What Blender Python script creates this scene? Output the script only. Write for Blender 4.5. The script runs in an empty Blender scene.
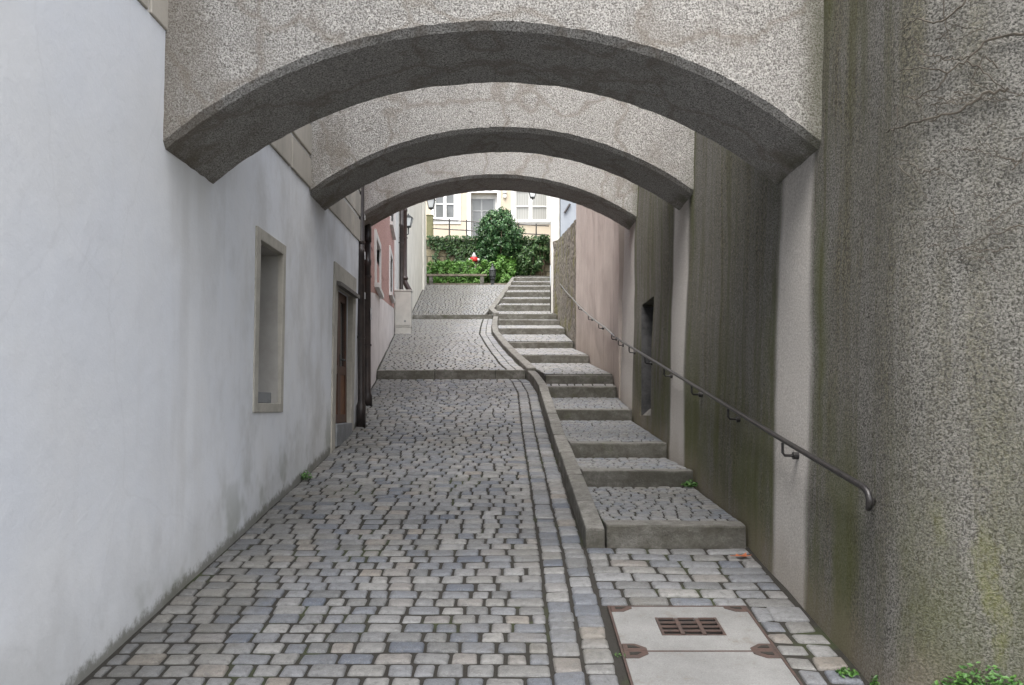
import bpy, bmesh, math, random
from mathutils import Vector, Matrix, noise
random.seed(7)
PI = math.pi
scene = bpy.context.scene
COL = scene.collection
EYE, F, CU, CV = 1.84, 853.0, 512.0, 408.0

def at(u, v, Y):
    return Vector(((u-CU)*Y/F, Y, EYE+(CV-v)*Y/F))
def zv(v, Y):
    return EYE+(CV-v)*Y/F
def lerp(a, b, t): return a+(b-a)*t
def poly(tab, y):
    if y <= tab[0][0]: return tab[0][1]
    for (a, p), (b, q) in zip(tab, tab[1:]):
        if y <= b: return lerp(p, q, (y-a)/(b-a)) if b > a else q
    return tab[-1][1]
def nz(x, y, z, s=1.0): return noise.noise(Vector((x*s, y*s, z*s)))

# ------------------------------------------------------------------ materials
class NT:
    def __init__(self, name):
        self.m = bpy.data.materials.new(name); self.m.use_nodes = True
        self.t = self.m.node_tree; self.b = self.t.nodes['Principled BSDF']
    def n(self, kind, **kw):
        nd = self.t.nodes.new(kind)
        for k, v in kw.items():
            if k.startswith('p_'): setattr(nd, k[2:], v)
        for k, v in kw.items():
            if k.startswith('p_'): continue
            key = int(k[1:]) if k[0] == 'i' and k[1:].isdigit() else k.replace('_', ' ')
            self.put(nd.inputs[key], v)
        return nd
    def put(self, sock, v):
        if isinstance(v, bpy.types.NodeSocket): self.t.links.new(v, sock)
        elif isinstance(v, bpy.types.Node): self.t.links.new(v.outputs[0], sock)
        else:
            if isinstance(v, tuple) and len(v) == 3 and sock.type == 'RGBA': v = v+(1,)
            sock.default_value = v
    def math(self, op, a, b=0.0, c=None, clamp=False):
        nd = self.n('ShaderNodeMath', p_operation=op, p_use_clamp=clamp, i0=a, i1=b)
        if c is not None: self.put(nd.inputs[2], c)
        return nd.outputs[0]
    def pos(self, scale=None):
        p = self.n('ShaderNodeNewGeometry').outputs['Position']
        if scale is None: return p
        return self.n('ShaderNodeMapping', Vector=p, Scale=scale).outputs[0]
    def noise(self, scale, detail=4, rough=.55, vec=None, dist=0.0):
        nd = self.n('ShaderNodeTexNoise', Vector=vec if vec is not None else self.pos(), Scale=scale, Detail=detail, Roughness=rough, Distortion=dist)
        return nd.outputs[0]
    def vor(self, scale, vec=None, feature='F1', out='Distance', rnd=1.0):
        nd = self.n('ShaderNodeTexVoronoi', p_feature=feature, Vector=vec if vec is not None else self.pos(), Scale=scale, Randomness=rnd)
        return nd.outputs[out]
    def ramp(self, fac, stops, mode='LINEAR'):
        nd = self.n('ShaderNodeValToRGB', Fac=fac); r = nd.color_ramp; r.interpolation = mode
        while len(r.elements) < len(stops): r.elements.new(.5)
        for e, (p, c) in zip(r.elements, stops):
            e.position = p
            if not isinstance(c, tuple): c = (c, c, c)
            e.color = c+(1,) if len(c) == 3 else c
        return nd.outputs[0]
    def step(self, v, a, b):
        return self.n('ShaderNodeMapRange', p_interpolation_type='SMOOTHSTEP', Value=v, From_Min=a, From_Max=b, To_Min=0.0, To_Max=1.0).outputs[0]
    def mix(self, f, a, b, mode='MIX'):
        nd = self.t.nodes.new('ShaderNodeMix'); nd.data_type = 'RGBA'; nd.blend_type = mode
        self.put(nd.inputs[0], f); self.put(nd.inputs[6], a); self.put(nd.inputs[7], b)
        return nd.outputs[2]
    def xyz(self):
        s = self.n('ShaderNodeSeparateXYZ', Vector=self.pos()); return s.outputs
    def island(self): return self.n('ShaderNodeNewGeometry').outputs['Random Per Island']
    def bump(self, h, dist=.01, strength=1.0, normal=None):
        nd = self.n('ShaderNodeBump', Height=h, Distance=dist, Strength=strength)
        if normal is not None: self.put(nd.inputs['Normal'], normal)
        return nd.outputs[0]
    def done(self, color=None, rough=.8, normal=None, metal=0.0, spec=None):
        if color is not None: self.put(self.b.inputs['Base Color'], color)
        self.put(self.b.inputs['Roughness'], rough); self.put(self.b.inputs['Metallic'], metal)
        if spec is not None: self.put(self.b.inputs['Specular IOR Level'], spec)
        if normal is not None: self.put(self.b.inputs['Normal'], normal)
        return self.m

MAT = {}
def build_materials():
    # white plaster of the near house
    t = NT('white_plaster'); x, y, z = t.xyz()
    big = t.noise(.7, 5, .6); mid = t.noise(2.2, 6, .65, vec=t.pos((1, 1, .7))); fine = t.noise(60, 3)
    h = t.math('SUBTRACT', z, t.math('MULTIPLY', y, .15))
    c = t.mix(t.step(big, .35, .7), (.76, .78, .82), (.795, .80, .81))
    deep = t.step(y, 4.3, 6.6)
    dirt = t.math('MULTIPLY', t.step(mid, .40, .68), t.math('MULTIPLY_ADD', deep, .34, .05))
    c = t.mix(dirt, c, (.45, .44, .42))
    low = t.math('SUBTRACT', 1.0, t.step(t.math('MULTIPLY_ADD', mid, -1.1, t.math('ADD', h, .45)), -.1, .55))
    c = t.mix(t.math('MULTIPLY', low, .30), c, (.36, .355, .33))
    green = t.math('MULTIPLY', t.math('SUBTRACT', 1.0, t.step(h, .02, .7)), t.step(t.noise(1.9, 3, .5), .56, .68))
    c = t.mix(t.math('MULTIPLY', green, .5), c, (.22, .23, .17))
    foot = t.math('SUBTRACT', 1.0, t.step(t.math('ADD', h, t.math('MULTIPLY', t.noise(9, 6, .75), .22)), .10, .17))
    c = t.mix(t.math('MULTIPLY', foot, .8), c, (.15, .145, .115))
    # darker streaky bands with their own outline below the arches
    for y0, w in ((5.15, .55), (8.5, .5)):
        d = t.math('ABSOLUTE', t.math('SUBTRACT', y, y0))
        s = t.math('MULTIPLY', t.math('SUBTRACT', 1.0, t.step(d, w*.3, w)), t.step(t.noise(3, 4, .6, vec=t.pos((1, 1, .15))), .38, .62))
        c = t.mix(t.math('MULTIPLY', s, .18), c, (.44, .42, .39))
    streak = t.noise(7, 5, .6, vec=t.pos((1, 1, .06)))
    c = t.mix(t.math('MULTIPLY', t.step(streak, .55, .8), .12), c, (.50, .48, .45))
    hh = t.math('ADD', t.math('MULTIPLY', t.noise(5, 6, .6), .9), t.math('MULTIPLY', fine, .10))
    crack = t.step(t.vor(.55, vec=t.n('ShaderNodeMix', p_data_type='VECTOR', i0=.22, i4=t.pos(), i5=t.n('ShaderNodeTexNoise', Vector=t.pos(), Scale=2.5, Detail=5).outputs['Color']).outputs[1], feature='DISTANCE_TO_EDGE'), 0.0, .006)
    c = t.mix(t.math('MULTIPLY', t.math('SUBTRACT', 1.0, crack), .07), c, (.40, .39, .38))
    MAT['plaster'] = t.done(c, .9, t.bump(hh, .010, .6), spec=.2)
    # painted stone courses
    t = NT('painted_course'); c = t.mix(t.step(t.noise(2.5, 6, .65, vec=t.pos((1, 1, .5))), .35, .7), (.50, .46, .40), (.36, .335, .29))
    MAT['course'] = t.done(c, .9, t.bump(t.noise(40, 3), .004, .5))
    t = NT('painted_joint'); MAT['joint'] = t.done(t.mix(t.noise(4, 4), (.66, .65, .63), (.52, .5, .48)), .9)
    t = NT('sandstone_surround'); c = t.mix(t.step(t.noise(5, 6, .7), .35, .7), (.48, .455, .40), (.36, .34, .295))
    MAT['surround'] = t.done(c, .9, t.bump(t.noise(50, 4, .7), .005, .6))
    # roughcast of the arches
    def roughcast(name, light, dark, stain, sc=108, bd=.010, chips=.12):
        t = NT(name); x, y, z = t.xyz()
        wv = t.n('ShaderNodeVectorMath', p_operation='ADD', i0=t.pos(), i1=t.n('ShaderNodeVectorMath', p_operation='SCALE', i0=t.n('ShaderNodeTexNoise', Vector=t.pos(), Scale=34.0, Detail=3).outputs['Color'], Scale=.018).outputs[0]).outputs[0]
        g = t.noise(sc, 4, .62, vec=wv); n1 = t.noise(sc*2.3, 4, .75); n2 = t.noise(22, 5, .72); n3 = t.noise(6, 5, .7)
        gg = t.math('ADD', t.math('MULTIPLY', g, .72), t.math('MULTIPLY', n1, .28))
        c = t.ramp(gg, [(.36, tuple(q*.7 for q in dark)), (.43, dark), (.49, tuple(q*.62 for q in light)), (.55, light), (.66, tuple(min(.68, q*1.15) for q in light))])
        v1 = t.vor(sc*.55, vec=wv); rc = t.n('ShaderNodeSeparateColor', Color=t.vor(sc*.55, vec=wv, out='Color')).outputs
        peb = t.math('MULTIPLY', t.math('SUBTRACT', 1.0, t.step(v1, .28, .42)), t.step(rc[0], 1-chips, 1-chips+.05))
        c = t.mix(t.math('MULTIPLY', peb, .75), c, t.mix(rc[1], tuple(q*.6 for q in light), tuple(min(.7, q*1.25) for q in light)))
        c = t.mix(t.math('MULTIPLY', t.step(n2, .48, .66), .38), c, tuple(q*.45 for q in light))
        c = t.mix(t.math('MULTIPLY', t.step(n3, .5, .68), .25), c, tuple(q*.45 for q in light))
        hgt = t.math('ADD', t.math('MULTIPLY', gg, 1.6), t.math('ADD', t.math('MULTIPLY', peb, .35), t.math('MULTIPLY', n2, .4)))
        c = stain(t, c, x, y, z)
        MAT[name] = t.done(c, .92, t.bump(hgt, bd, 1.0), spec=.25)
    def arch_stain(t, c, x, y, z):
        a = t.noise(1.6, 6, .65); b = t.noise(3.5, 5, .6, vec=t.pos((1, 1, .35)))
        c = t.mix(t.math('MULTIPLY', t.step(a, .50, .68), .38), c, (.24, .215, .185))
        side = t.step(x, -1.25, -2.0)
        c = t.mix(t.math('MULTIPLY', t.math('MULTIPLY', side, t.step(b, .4, .62)), .6), c, (.17, .145, .11))
        w = t.math('ABSOLUTE', t.math('SUBTRACT', t.vor(1.15, vec=t.n('ShaderNodeVectorMath', p_operation='ADD', i0=t.pos(), i1=t.n('ShaderNodeTexNoise', Vector=t.pos(), Scale=2.0, Detail=4).outputs['Color']).outputs[0], feature='DISTANCE_TO_EDGE'), .0))
        c = t.mix(t.math('MULTIPLY', t.math('SUBTRACT', 1.0, t.step(w, .0, .06)), .45), c, (.20, .17, .135))
        edge = t.step(x, 1.55, 1.72)
        return t.mix(t.math('MULTIPLY', edge, t.math('MULTIPLY', t.step(b, .3, .6), .7)), c, (.10, .10, .06))
    roughcast('arch_roughcast', (.54, .522, .495), (.17, .16, .146), arch_stain)
    MARKS = [(4.84, 5.44), (8.32, 9.1), (12.0, 13.4)]
    def wall_stain(t, c, x, y, z):
        h = t.math('SUBTRACT', z, t.math('MULTIPLY', y, .152))
        yn = t.math('ADD', y, t.math('MULTIPLY', t.math('SUBTRACT', t.noise(2.2, 4, .6, vec=t.pos((1, 1, .5))), .5), .10))
        clean = None; rim = None
        for a, b in MARKS:
            k = t.math('MULTIPLY', t.step(yn, a-.06, a+.07), t.math('SUBTRACT', 1.0, t.step(yn, b-.07, b+.08)))
            clean = k if clean is None else t.math('MAXIMUM', clean, k)
            for e, s in ((a-.16, .16), (b+.14, .20)):
                g = t.math('SUBTRACT', 1.0, t.step(t.math('ABSOLUTE', t.math('SUBTRACT', yn, e)), .0, s))
                rim = g if rim is None else t.math('MAXIMUM', rim, g)
        front = t.math('SUBTRACT', 1.0, t.step(y, 3.45, 3.95))
        st = t.noise(9, 6, .65, vec=t.pos((1, 1, .05))); st2 = t.noise(3, 5, .65, vec=t.pos((1, 1, .14)))
        pat = t.step(t.noise(1.1, 6, .7, vec=t.pos((1, 1, .55))), .36, .62)
        wet = t.math('ADD', t.math('MULTIPLY', t.step(st, .44, .62), .5), t.math('MULTIPLY', t.step(st2, .42, .60), .45), clamp=True)
        wet = t.math('MULTIPLY', wet, t.math('MULTIPLY_ADD', pat, .9, .42), clamp=True)
        wet = t.math('ADD', wet, t.math('MULTIPLY', t.step(y, 5.0, 6.5), .16), clamp=True)
        dirty = t.math('MULTIPLY', wet, t.math('MULTIPLY', t.math('SUBTRACT', 1.0, clean), t.math('SUBTRACT', 1.0, t.math('MULTIPLY', front, .45))))
        base = t.mix(t.math('MULTIPLY', clean, .85), c, t.mix(t.step(t.noise(85, 5, .8), .3, .66), (.42, .395, .37), (.76, .73, .695)))
        c = t.mix(t.math('MULTIPLY', dirty, .88), base, t.mix(t.step(t.noise(62, 5, .75), .38, .64), (.022, .021, .0135), (.215, .20, .138)))
        low = t.math('SUBTRACT', 1.0, t.step(t.math('ADD', h, t.math('MULTIPLY', st2, -1.2)), -.3, 1.0))
        gm = t.math('MULTIPLY', t.math('MAXIMUM', t.math('MULTIPLY', low, .9), t.math('MULTIPLY', rim, .9)), t.step(t.noise(2.2, 5, .65, vec=t.pos((1, 1, .4))), .36, .60))
        gm = t.math('MULTIPLY', gm, t.math('SUBTRACT', 1.0, t.math('MULTIPLY', clean, .92)))
        c = t.mix(t.math('MULTIPLY', gm, t.math('MULTIPLY_ADD', front, -.25, .80)), c, t.mix(t.noise(80, 5, .8), (.034, .041, .014), (.155, .168, .058)))
        gs = t.math('MULTIPLY', t.step(t.noise(5, 6, .65, vec=t.pos((1, 1, .07))), .52, .66), t.math('MULTIPLY', t.math('SUBTRACT', 1.0, clean), t.math('SUBTRACT', 1.0, t.math('MULTIPLY', front, .8))))
        c = t.mix(t.math('MULTIPLY', gs, .55), c, t.mix(t.noise(80, 5, .8), (.026, .029, .012), (.135, .138, .062)))
        # yellow-green lichen low on the turned end
        li = t.math('MULTIPLY', t.math('MULTIPLY', front, t.step(t.noise(4, 5, .65, vec=t.pos((1, 1, .45))), .56, .68)), t.math('SUBTRACT', 1.0, t.step(h, .55, 1.15)))
        c = t.mix(t.math('MULTIPLY', li, .5), c, (.17, .175, .055))
        # paler damp bloom at the foot
        return t.mix(t.math('MULTIPLY', t.math('SUBTRACT', 1.0, t.step(t.math('ADD', h, t.math('MULTIPLY', st2, -.5)), -.28, .08)), .35), c, (.30, .25, .19))
    roughcast('wall_roughcast', (.245, .238, .218), (.062, .06, .055), wall_stain, 104, .011, .24)
    # pink board-marked concrete
    t = NT('pink_render'); x, y, z = t.xyz()
    c = t.mix(t.step(t.noise(1.2, 6, .65), .35, .7), (.56, .495, .45), (.48, .42, .385))
    c = t.mix(t.math('MULTIPLY', t.step(t.noise(5, 5, .6, vec=t.pos((1, 1, .08))), .5, .75), .35), c, (.28, .22, .19))
    ln = t.math('ABSOLUTE', t.math('SUBTRACT', t.math('FRACT', t.math('MULTIPLY', y, .75)), .5))
    lnm = t.math('MULTIPLY', t.math('SUBTRACT', 1.0, t.step(ln, .0, .028)), t.step(t.noise(4, 4, .6), .36, .55))
    c = t.mix(t.math('MULTIPLY', lnm, .55), c, (.20, .16, .14))
    h = t.math('SUBTRACT', z, t.math('MULTIPLY', y, .168))
    c = t.mix(t.math('MULTIPLY', t.math('SUBTRACT', 1.0, t.step(t.math('ADD', h, t.math('MULTIPLY', t.noise(3, 5), -.6)), -.3, .5)), .5), c, (.27, .22, .17))
    MAT['pink'] = t.done(c, .9, t.bump(t.noise(55, 5, .7), .01, .7))
    # mossy rubble
    t = NT('mossy_rubble'); v = t.vor(5, feature='DISTANCE_TO_EDGE')
    c = t.mix(t.noise(12, 5, .7), (.11, .10, .085), (.34, .30, .25)); c = t.mix(t.step(v, .0, .08), (.06, .055, .045), c)
    c = t.mix(t.math('MULTIPLY', t.step(t.noise(1.3, 5, .6), .5, .62), .7), c, (.15, .14, .035))
    MAT['rubble'] = t.done(c, .95, t.bump(t.math('ADD', v, t.math('MULTIPLY', t.noise(20, 5), .3)), .06, 1.0))
    # simple mottled paints
    def mottled(key, a, b, scale=3, rough=.85, bump=.004, bs=45, metal=0.0, spec=None):
        t = NT(key); c = t.mix(t.step(t.noise(scale, 6, .65), .32, .7), a, b)
        MAT[key] = t.done(c, rough, t.bump(t.noise(bs, 4, .65), bump, .7), metal, spec)
    mottled('cream_render', (.74, .72, .66), (.64, .62, .56), 1.4, bump=.0005, bs=8)
    mottled('pale_render', (.72, .71, .67), (.55, .54, .50), 1.5)
    mottled('bluegrey_panel', (.30, .325, .36), (.25, .275, .305), 1.5)
    mottled('white_lower', (.72, .69, .68), (.58, .55, .54), 1.8)
    mottled('white_paint', (.66, .66, .65), (.58, .58, .56), 5, .55, .001)
    mottled('peach_render', (.52, .455, .36), (.46, .40, .315), 1.2)
    t = NT('granite'); isl = t.island()
    c = t.mix(t.step(t.noise(5, 6, .7), .3, .7), (.34, .33, .305), (.20, .192, .175))
    c = t.mix(t.math('MULTIPLY', t.step(t.noise(120, 4, .8), .48, .62), .55), c, (.085, .082, .078))
    c = t.mix(t.math('MULTIPLY', t.step(t.noise(150, 3, .8, vec=t.pos((1.1, 1, 1))), .55, .68), .4), c, (.40, .39, .37))
    c = t.mix(t.math('MULTIPLY_ADD', isl, .42, .0), c, (.115, .11, .095))
    c = t.mix(t.math('MULTIPLY', t.step(t.noise(17, 7, .8), .44, .60), .55), c, (.095, .09, .078))
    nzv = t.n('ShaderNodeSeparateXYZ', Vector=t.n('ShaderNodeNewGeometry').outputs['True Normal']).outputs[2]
    alg_shade = t.math('MULTIPLY', t.math('SUBTRACT', 1.0, t.step(nzv, .1, .6)), t.step(t.noise(3.2, 6, .7, vec=t.pos((1, 1, 1.5))), .28, .62))  # algae, with riser shade painted in on the steep faces
    c = t.mix(t.math('MULTIPLY', alg_shade, .85), c, t.mix(t.noise(14, 5, .7), (.026, .026, .015), (.105, .097, .075)))
    c = t.mix(t.math('MULTIPLY', t.step(t.noise(1.7, 6, .7), .58, .7), .5), c, (.09, .10, .04))
    MAT['granite'] = t.done(c, .78, t.bump(t.math('ADD', t.noise(14, 6, .75), t.math('MULTIPLY', t.noise(90, 4, .75), .5)), .024, 1.0))
    t = NT('concrete_slab'); c = t.mix(t.step(t.noise(3, 6, .7), .3, .7), (.215, .215, .21), (.16, .16, .157))
    c = t.mix(t.math('MULTIPLY', t.step(t.noise(120, 4, .8), .5, .64), .4), c, (.085, .082, .078)); c = t.mix(t.math('MULTIPLY', t.step(t.noise(150, 3, .8), .56, .66), .4), c, (.34, .33, .32))
    c = t.mix(t.math('MULTIPLY', t.step(t.noise(6, 6, .75, vec=t.pos((1, 1, 1))), .56, .68), .35), c, (.14, .105, .075)); MAT['concrete_slab'] = t.done(c, .85, t.bump(t.noise(110, 4, .75), .004, .8))
    mottled('jamb_shade_tone', (.42, .405, .38), (.33, .315, .29), 2.5, .9, .004)  # darker than the wall plaster: shade of the window reveal as colour
    mottled('dark_stone', (.10, .10, .102), (.04, .04, .042), 5, .9, .01, 30)
    mottled('rust', (.072, .043, .034), (.045, .033, .029), 18, .8, .004, 90)
    mottled('brown_pipe', (.035, .020, .018), (.06, .036, .032), 6, .38, .001, 30)
    mottled('black_pipe', (.022, .018, .018), (.05, .038, .034), 6, .36, .001, 30)
    mottled('rail_steel', (.035, .034, .035), (.075, .07, .068), 14, .38, .002, 80, .6)
    mottled('rail_worn', (.30, .30, .30), (.20, .20, .20), 14, .32, .002, 80, .8)
    mottled('door_wood', (.20, .085, .035), (.13, .055, .025), 8, .55, .003, 60)
    mottled('door_frame_wood', (.10, .045, .025), (.07, .032, .02), 8, .5, .003, 60)
    mottled('grey_board', (.13, .12, .11), (.20, .19, .17), 6, .8, .003, 60)
    mottled('lead_sill', (.24, .25, .26), (.17, .175, .18), 8, .6, .003, 60)
    mottled('box_grey', (.50, .49, .45), (.42, .41, .38), 4, .6, .001)
    mottled('old_wood', (.22, .19, .15), (.14, .12, .09), 5, .85, .006, 50)
    mottled('mossy_post', (.20, .19, .10), (.14, .14, .07), 4, .9, .01, 40)
    mottled('lantern_metal', (.035, .04, .042), (.07, .075, .075), 12, .5, .001, 40, .3)
    mottled('hydrant_red', (.62, .03, .03), (.50, .025, .025), 8, .4, .001)
    mottled('hydrant_grey', (.50, .50, .50), (.38, .38, .38), 8, .5, .001)
    mottled('door_grey', (.30, .31, .31), (.25, .26, .26), 3, .5, .001)
    mottled('bark', (.10, .075, .05), (.16, .12, .085), 9, .95, .02, 25)
    mottled('soil', (.045, .038, .028), (.075, .062, .045), 6, .95, .02, 30)
    mottled('sticker', (.62, .62, .62), (.40, .40, .42), 30, .6, .0005)
    mottled('dry_leaf', (.42, .13, .05), (.30, .08, .03), 40, .6, .001)
    mottled('dead_stem', (.06, .052, .042), (.11, .095, .075), 20, .95, .004, 60)
    # pink pebble-dash of the second house
    t = NT('pink_pebbledash'); v = t.vor(30)
    c = t.mix(t.noise(2, 5), (.54, .335, .29), (.45, .27, .235)); c = t.mix(t.step(v, .3, .75), c, (.34, .20, .18))
    MAT['pebbledash'] = t.done(c, .9, t.bump(v, .015, .8))
    # glass
    for key, c in (('dark_glass', (.022, .026, .028)), ('grey_glass', (.10, .105, .105)), ('lamp_glass', (.55, .57, .58))):
        t = NT(key); MAT[key] = t.done(t.mix(t.noise(2.5, 3), c, tuple(q*1.6 for q in c)), .08 if key != 'lamp_glass' else .3, spec=.6)
    t = NT('blind_glass'); x, y, z = t.xyz()
    w = t.step(t.math('FRACT', t.math('MULTIPLY', x, 11.0)), .3, .7)
    MAT['blind_glass'] = t.done(t.mix(w, (.27, .27, .25), (.34, .34, .32)), .12, spec=.6)
    # setts
    def setts(key, stops, lift=1.0):
        t = NT(key); r = t.island()
        c = t.ramp(r, [(p, tuple(q*lift for q in cc)) for p, cc in stops])
        c = t.mix(t.math('MULTIPLY', t.step(t.noise(26, 6, .75), .44, .66), .55), c, tuple(.10*lift for _ in range(3)))
        c = t.mix(t.math('MULTIPLY', t.step(t.noise(130, 4, .8), .5, .66), .32), c, (.36, .36, .35))
        c = t.mix(t.math('MULTIPLY', t.step(t.noise(1.1, 5, .65), .5, .72), .38), c, (.135, .12, .085))
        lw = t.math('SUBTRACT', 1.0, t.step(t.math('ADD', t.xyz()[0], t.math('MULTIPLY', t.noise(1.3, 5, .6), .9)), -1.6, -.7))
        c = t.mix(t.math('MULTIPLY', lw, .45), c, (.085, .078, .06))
        hgt = t.math('ADD', t.noise(22, 5, .65), t.math('MULTIPLY', t.noise(110, 4, .7), .35))
        MAT[key] = t.done(c, t.math('MULTIPLY_ADD', t.noise(25, 4), .35, .36), t.bump(hgt, .014, .9), spec=.5)
    setts('setts', lift=.68, stops=[(0, (.16, .165, .17)), (.14, (.28, .275, .26)), (.28, (.17, .187, .22)), (.42, (.34, .335, .32)), (.54, (.22, .225, .23)), (.66, (.12, .14, .18)), (.78, (.27, .272, .275)), (.86, (.29, .26, .225)), (.91, (.21, .22, .24)), (1, (.36, .36, .355))])
    setts('far_sheen_setts', lift=1.05, stops=[(0, (.22, .225, .235)), (.3, (.29, .285, .27)), (.55, (.20, .215, .24)), (.8, (.31, .30, .275)), (1, (.25, .25, .255))])  # farther setts: grazing sheen put into a lighter base colour
    setts('tread_setts', lift=.74, stops=[(0, (.20, .21, .225)), (.3, (.27, .27, .265)), (.55, (.18, .20, .235)), (.8, (.29, .285, .27)), (1, (.235, .24, .25))])
    t = NT('joint_soil'); c = t.mix(t.noise(45, 6, .75), (.010, .009, .007), (.042, .038, .031))
    c = t.mix(t.math('MULTIPLY', t.step(t.noise(1.4, 6, .7), .53, .64), .6), c, (.04, .055, .014))
    MAT['joint_soil'] = t.done(c, .95, t.bump(t.noise(60, 5, .7), .015, 1.0))
    # garden wall of big blocks
    t = NT('garden_stone'); bk = t.n('ShaderNodeTexBrick', Vector=t.n('ShaderNodeMapping', Vector=t.pos(), Rotation=(PI/2, 0, 0)).outputs[0], Scale=1.0, Mortar_Size=.025, Brick_Width=.8, Row_Height=.36, Color1=(.34, .29, .19, 1), Color2=(.26, .22, .15, 1), Mortar=(.10, .09, .06, 1))
    MAT['garden_stone'] = t.done(t.mix(t.math('MULTIPLY', t.noise(5, 5), .5), bk.outputs[0], (.17, .16, .10)), .9, t.bump(t.math('ADD', t.math('MULTIPLY', bk.outputs['Fac'], -1.0), t.noise(12, 5)), .03, .8))
    # leaves
    def leaf(key, stops, rough=.4):
        t = NT(key); c = t.ramp(t.island(), stops)
        c = t.mix(t.math('MULTIPLY', t.step(t.noise(2.5, 3), .45, .65), .35), c, stops[0][1])
        tr = t.n('ShaderNodeBsdfTranslucent', Color=c)
        t.done(c, rough, spec=.5)
        ms = t.n('ShaderNodeMixShader', Fac=.22); t.put(ms.inputs[1], t.b.outputs[0]); t.put(ms.inputs[2], tr.outputs[0])
        t.t.links.new(ms.outputs[0], t.t.nodes['Material Output'].inputs[0]); MAT[key] = t.m
    leaf('laurel_leaf', [(0, (.022, .065, .024)), (.45, (.045, .125, .042)), (.8, (.095, .21, .075)), (1, (.24, .36, .18))], .3)
    leaf('ivy_leaf', [(0, (.025, .06, .02)), (.6, (.06, .135, .04)), (1, (.16, .25, .10))], .38)
    leaf('hedge_leaf', [(0, (.07, .17, .025)), (.5, (.12, .28, .05)), (1, (.22, .38, .10))], .5)
    leaf('weed_leaf', [(0, (.04, .11, .02)), (.6, (.065, .17, .03)), (1, (.11, .22, .05))], .5)
build_materials()

# ------------------------------------------------------------------ object helpers
def tag(o, label=None, cat=None, group=None, kind=None):
    if label: o['label'] = label
    if cat: o['category'] = cat
    if group: o['group'] = group
    if kind: o['kind'] = kind
    return o
def thing(name, loc, label, cat, group=None):
    o = bpy.data.objects.new(name, None); COL.objects.link(o); o.location = loc; o.empty_display_size = .2
    o['_off'] = list(loc)
    return tag(o, label, cat, group)
def link(name, me, mat, parent=None, smooth=False, label=None):
    """A mesh given in world coordinates becomes one object under its parent."""
    for m in (mat if isinstance(mat, (list, tuple)) else [mat]): me.materials.append(MAT[m])
    if smooth == 'auto':
        for p in me.polygons: p.use_smooth = True
        me.set_sharp_from_angle(angle=.6)
    elif smooth:
        for p in me.polygons: p.use_smooth = True
    o = bpy.data.objects.new(name, me); COL.objects.link(o)
    if parent is not None:
        off = Vector(parent.get('_off', (0, 0, 0))); me.transform(Matrix.Translation(-off))
        o.parent = parent; o['_off'] = list(off)
    if label: o['label'] = label
    return o
class MB:
    def __init__(self): self.v = []; self.f = []
    def add(self, vs, fs):
        b = len(self.v); self.v += [tuple(p) for p in vs]; self.f += [tuple(b+i for i in q) for q in fs]
    def hexa(self, c):
        """c: 8 corners, 0-3 bottom loop, 4-7 top loop (counterclockwise seen from above)"""
        self.add(c, [(3, 2, 1, 0), (4, 5, 6, 7), (0, 1, 5, 4), (1, 2, 6, 5), (2, 3, 7, 6), (3, 0, 4, 7)])
    def box(self, x0, x1, y0, y1, z0, z1):
        self.hexa([(x0, y0, z0), (x1, y0, z0), (x1, y1, z0), (x0, y1, z0), (x0, y0, z1), (x1, y0, z1), (x1, y1, z1), (x0, y1, z1)])
    def tube(self, pts, r, n=10, caps=True):
        pts = [Vector(p) for p in pts]; rs = r if isinstance(r, (list, tuple)) else [r]*len(pts)
        vs, fs = [], []; prev = None
        for i, p in enumerate(pts):
            d = (pts[min(i+1, len(pts)-1)]-pts[max(i-1, 0)]).normalized()
            a = prev if prev is not None else (Vector((0, 0, 1)) if abs(d.z) < .9 else Vector((1, 0, 0)))
            a = (a-d*a.dot(d)).normalized(); b = d.cross(a); prev = a
            for k in range(n):
                q = 2*PI*k/n; vs.append(p+(a*math.cos(q)+b*math.sin(q))*rs[i])
        for i in range(len(pts)-1):
            for k in range(n):
                k2 = (k+1) % n; fs.append((i*n+k, i*n+k2, (i+1)*n+k2, (i+1)*n+k))
        if caps: fs.append(tuple(reversed(range(n)))); fs.append(tuple(range((len(pts)-1)*n, len(pts)*n)))
        self.add(vs, fs)
    def lathe(self, c, prof, n=16):
        c = Vector(c); self.tube([c+Vector((0, 0, z)) for r, z in prof], [max(r, .001) for r, z in prof], n)
    def mesh(self, name='m', bevel=0.0, seg=2, recalc=True):
        me = bpy.data.meshes.new(name); me.from_pydata(self.v, [], self.f)
        if bevel or recalc:
            bm = bmesh.new(); bm.from_mesh(me)
            bmesh.ops.recalc_face_normals(bm, faces=bm.faces)
            if bevel:
                es = [e for e in bm.edges if len(e.link_faces) == 2 and e.calc_face_angle(0) > .5]
                bmesh.ops.bevel(bm, geom=es, offset=bevel, segments=seg, affect='EDGES', profile=.6, clamp_overlap=True)
            bm.to_mesh(me); bm.free()
        return me
    def obj(self, name, mat, parent=None, bevel=0.0, seg=2, smooth=False, label=None, recalc=True):
        return link(name, self.mesh(name, bevel, seg, recalc), mat, parent, smooth, label)

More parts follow.
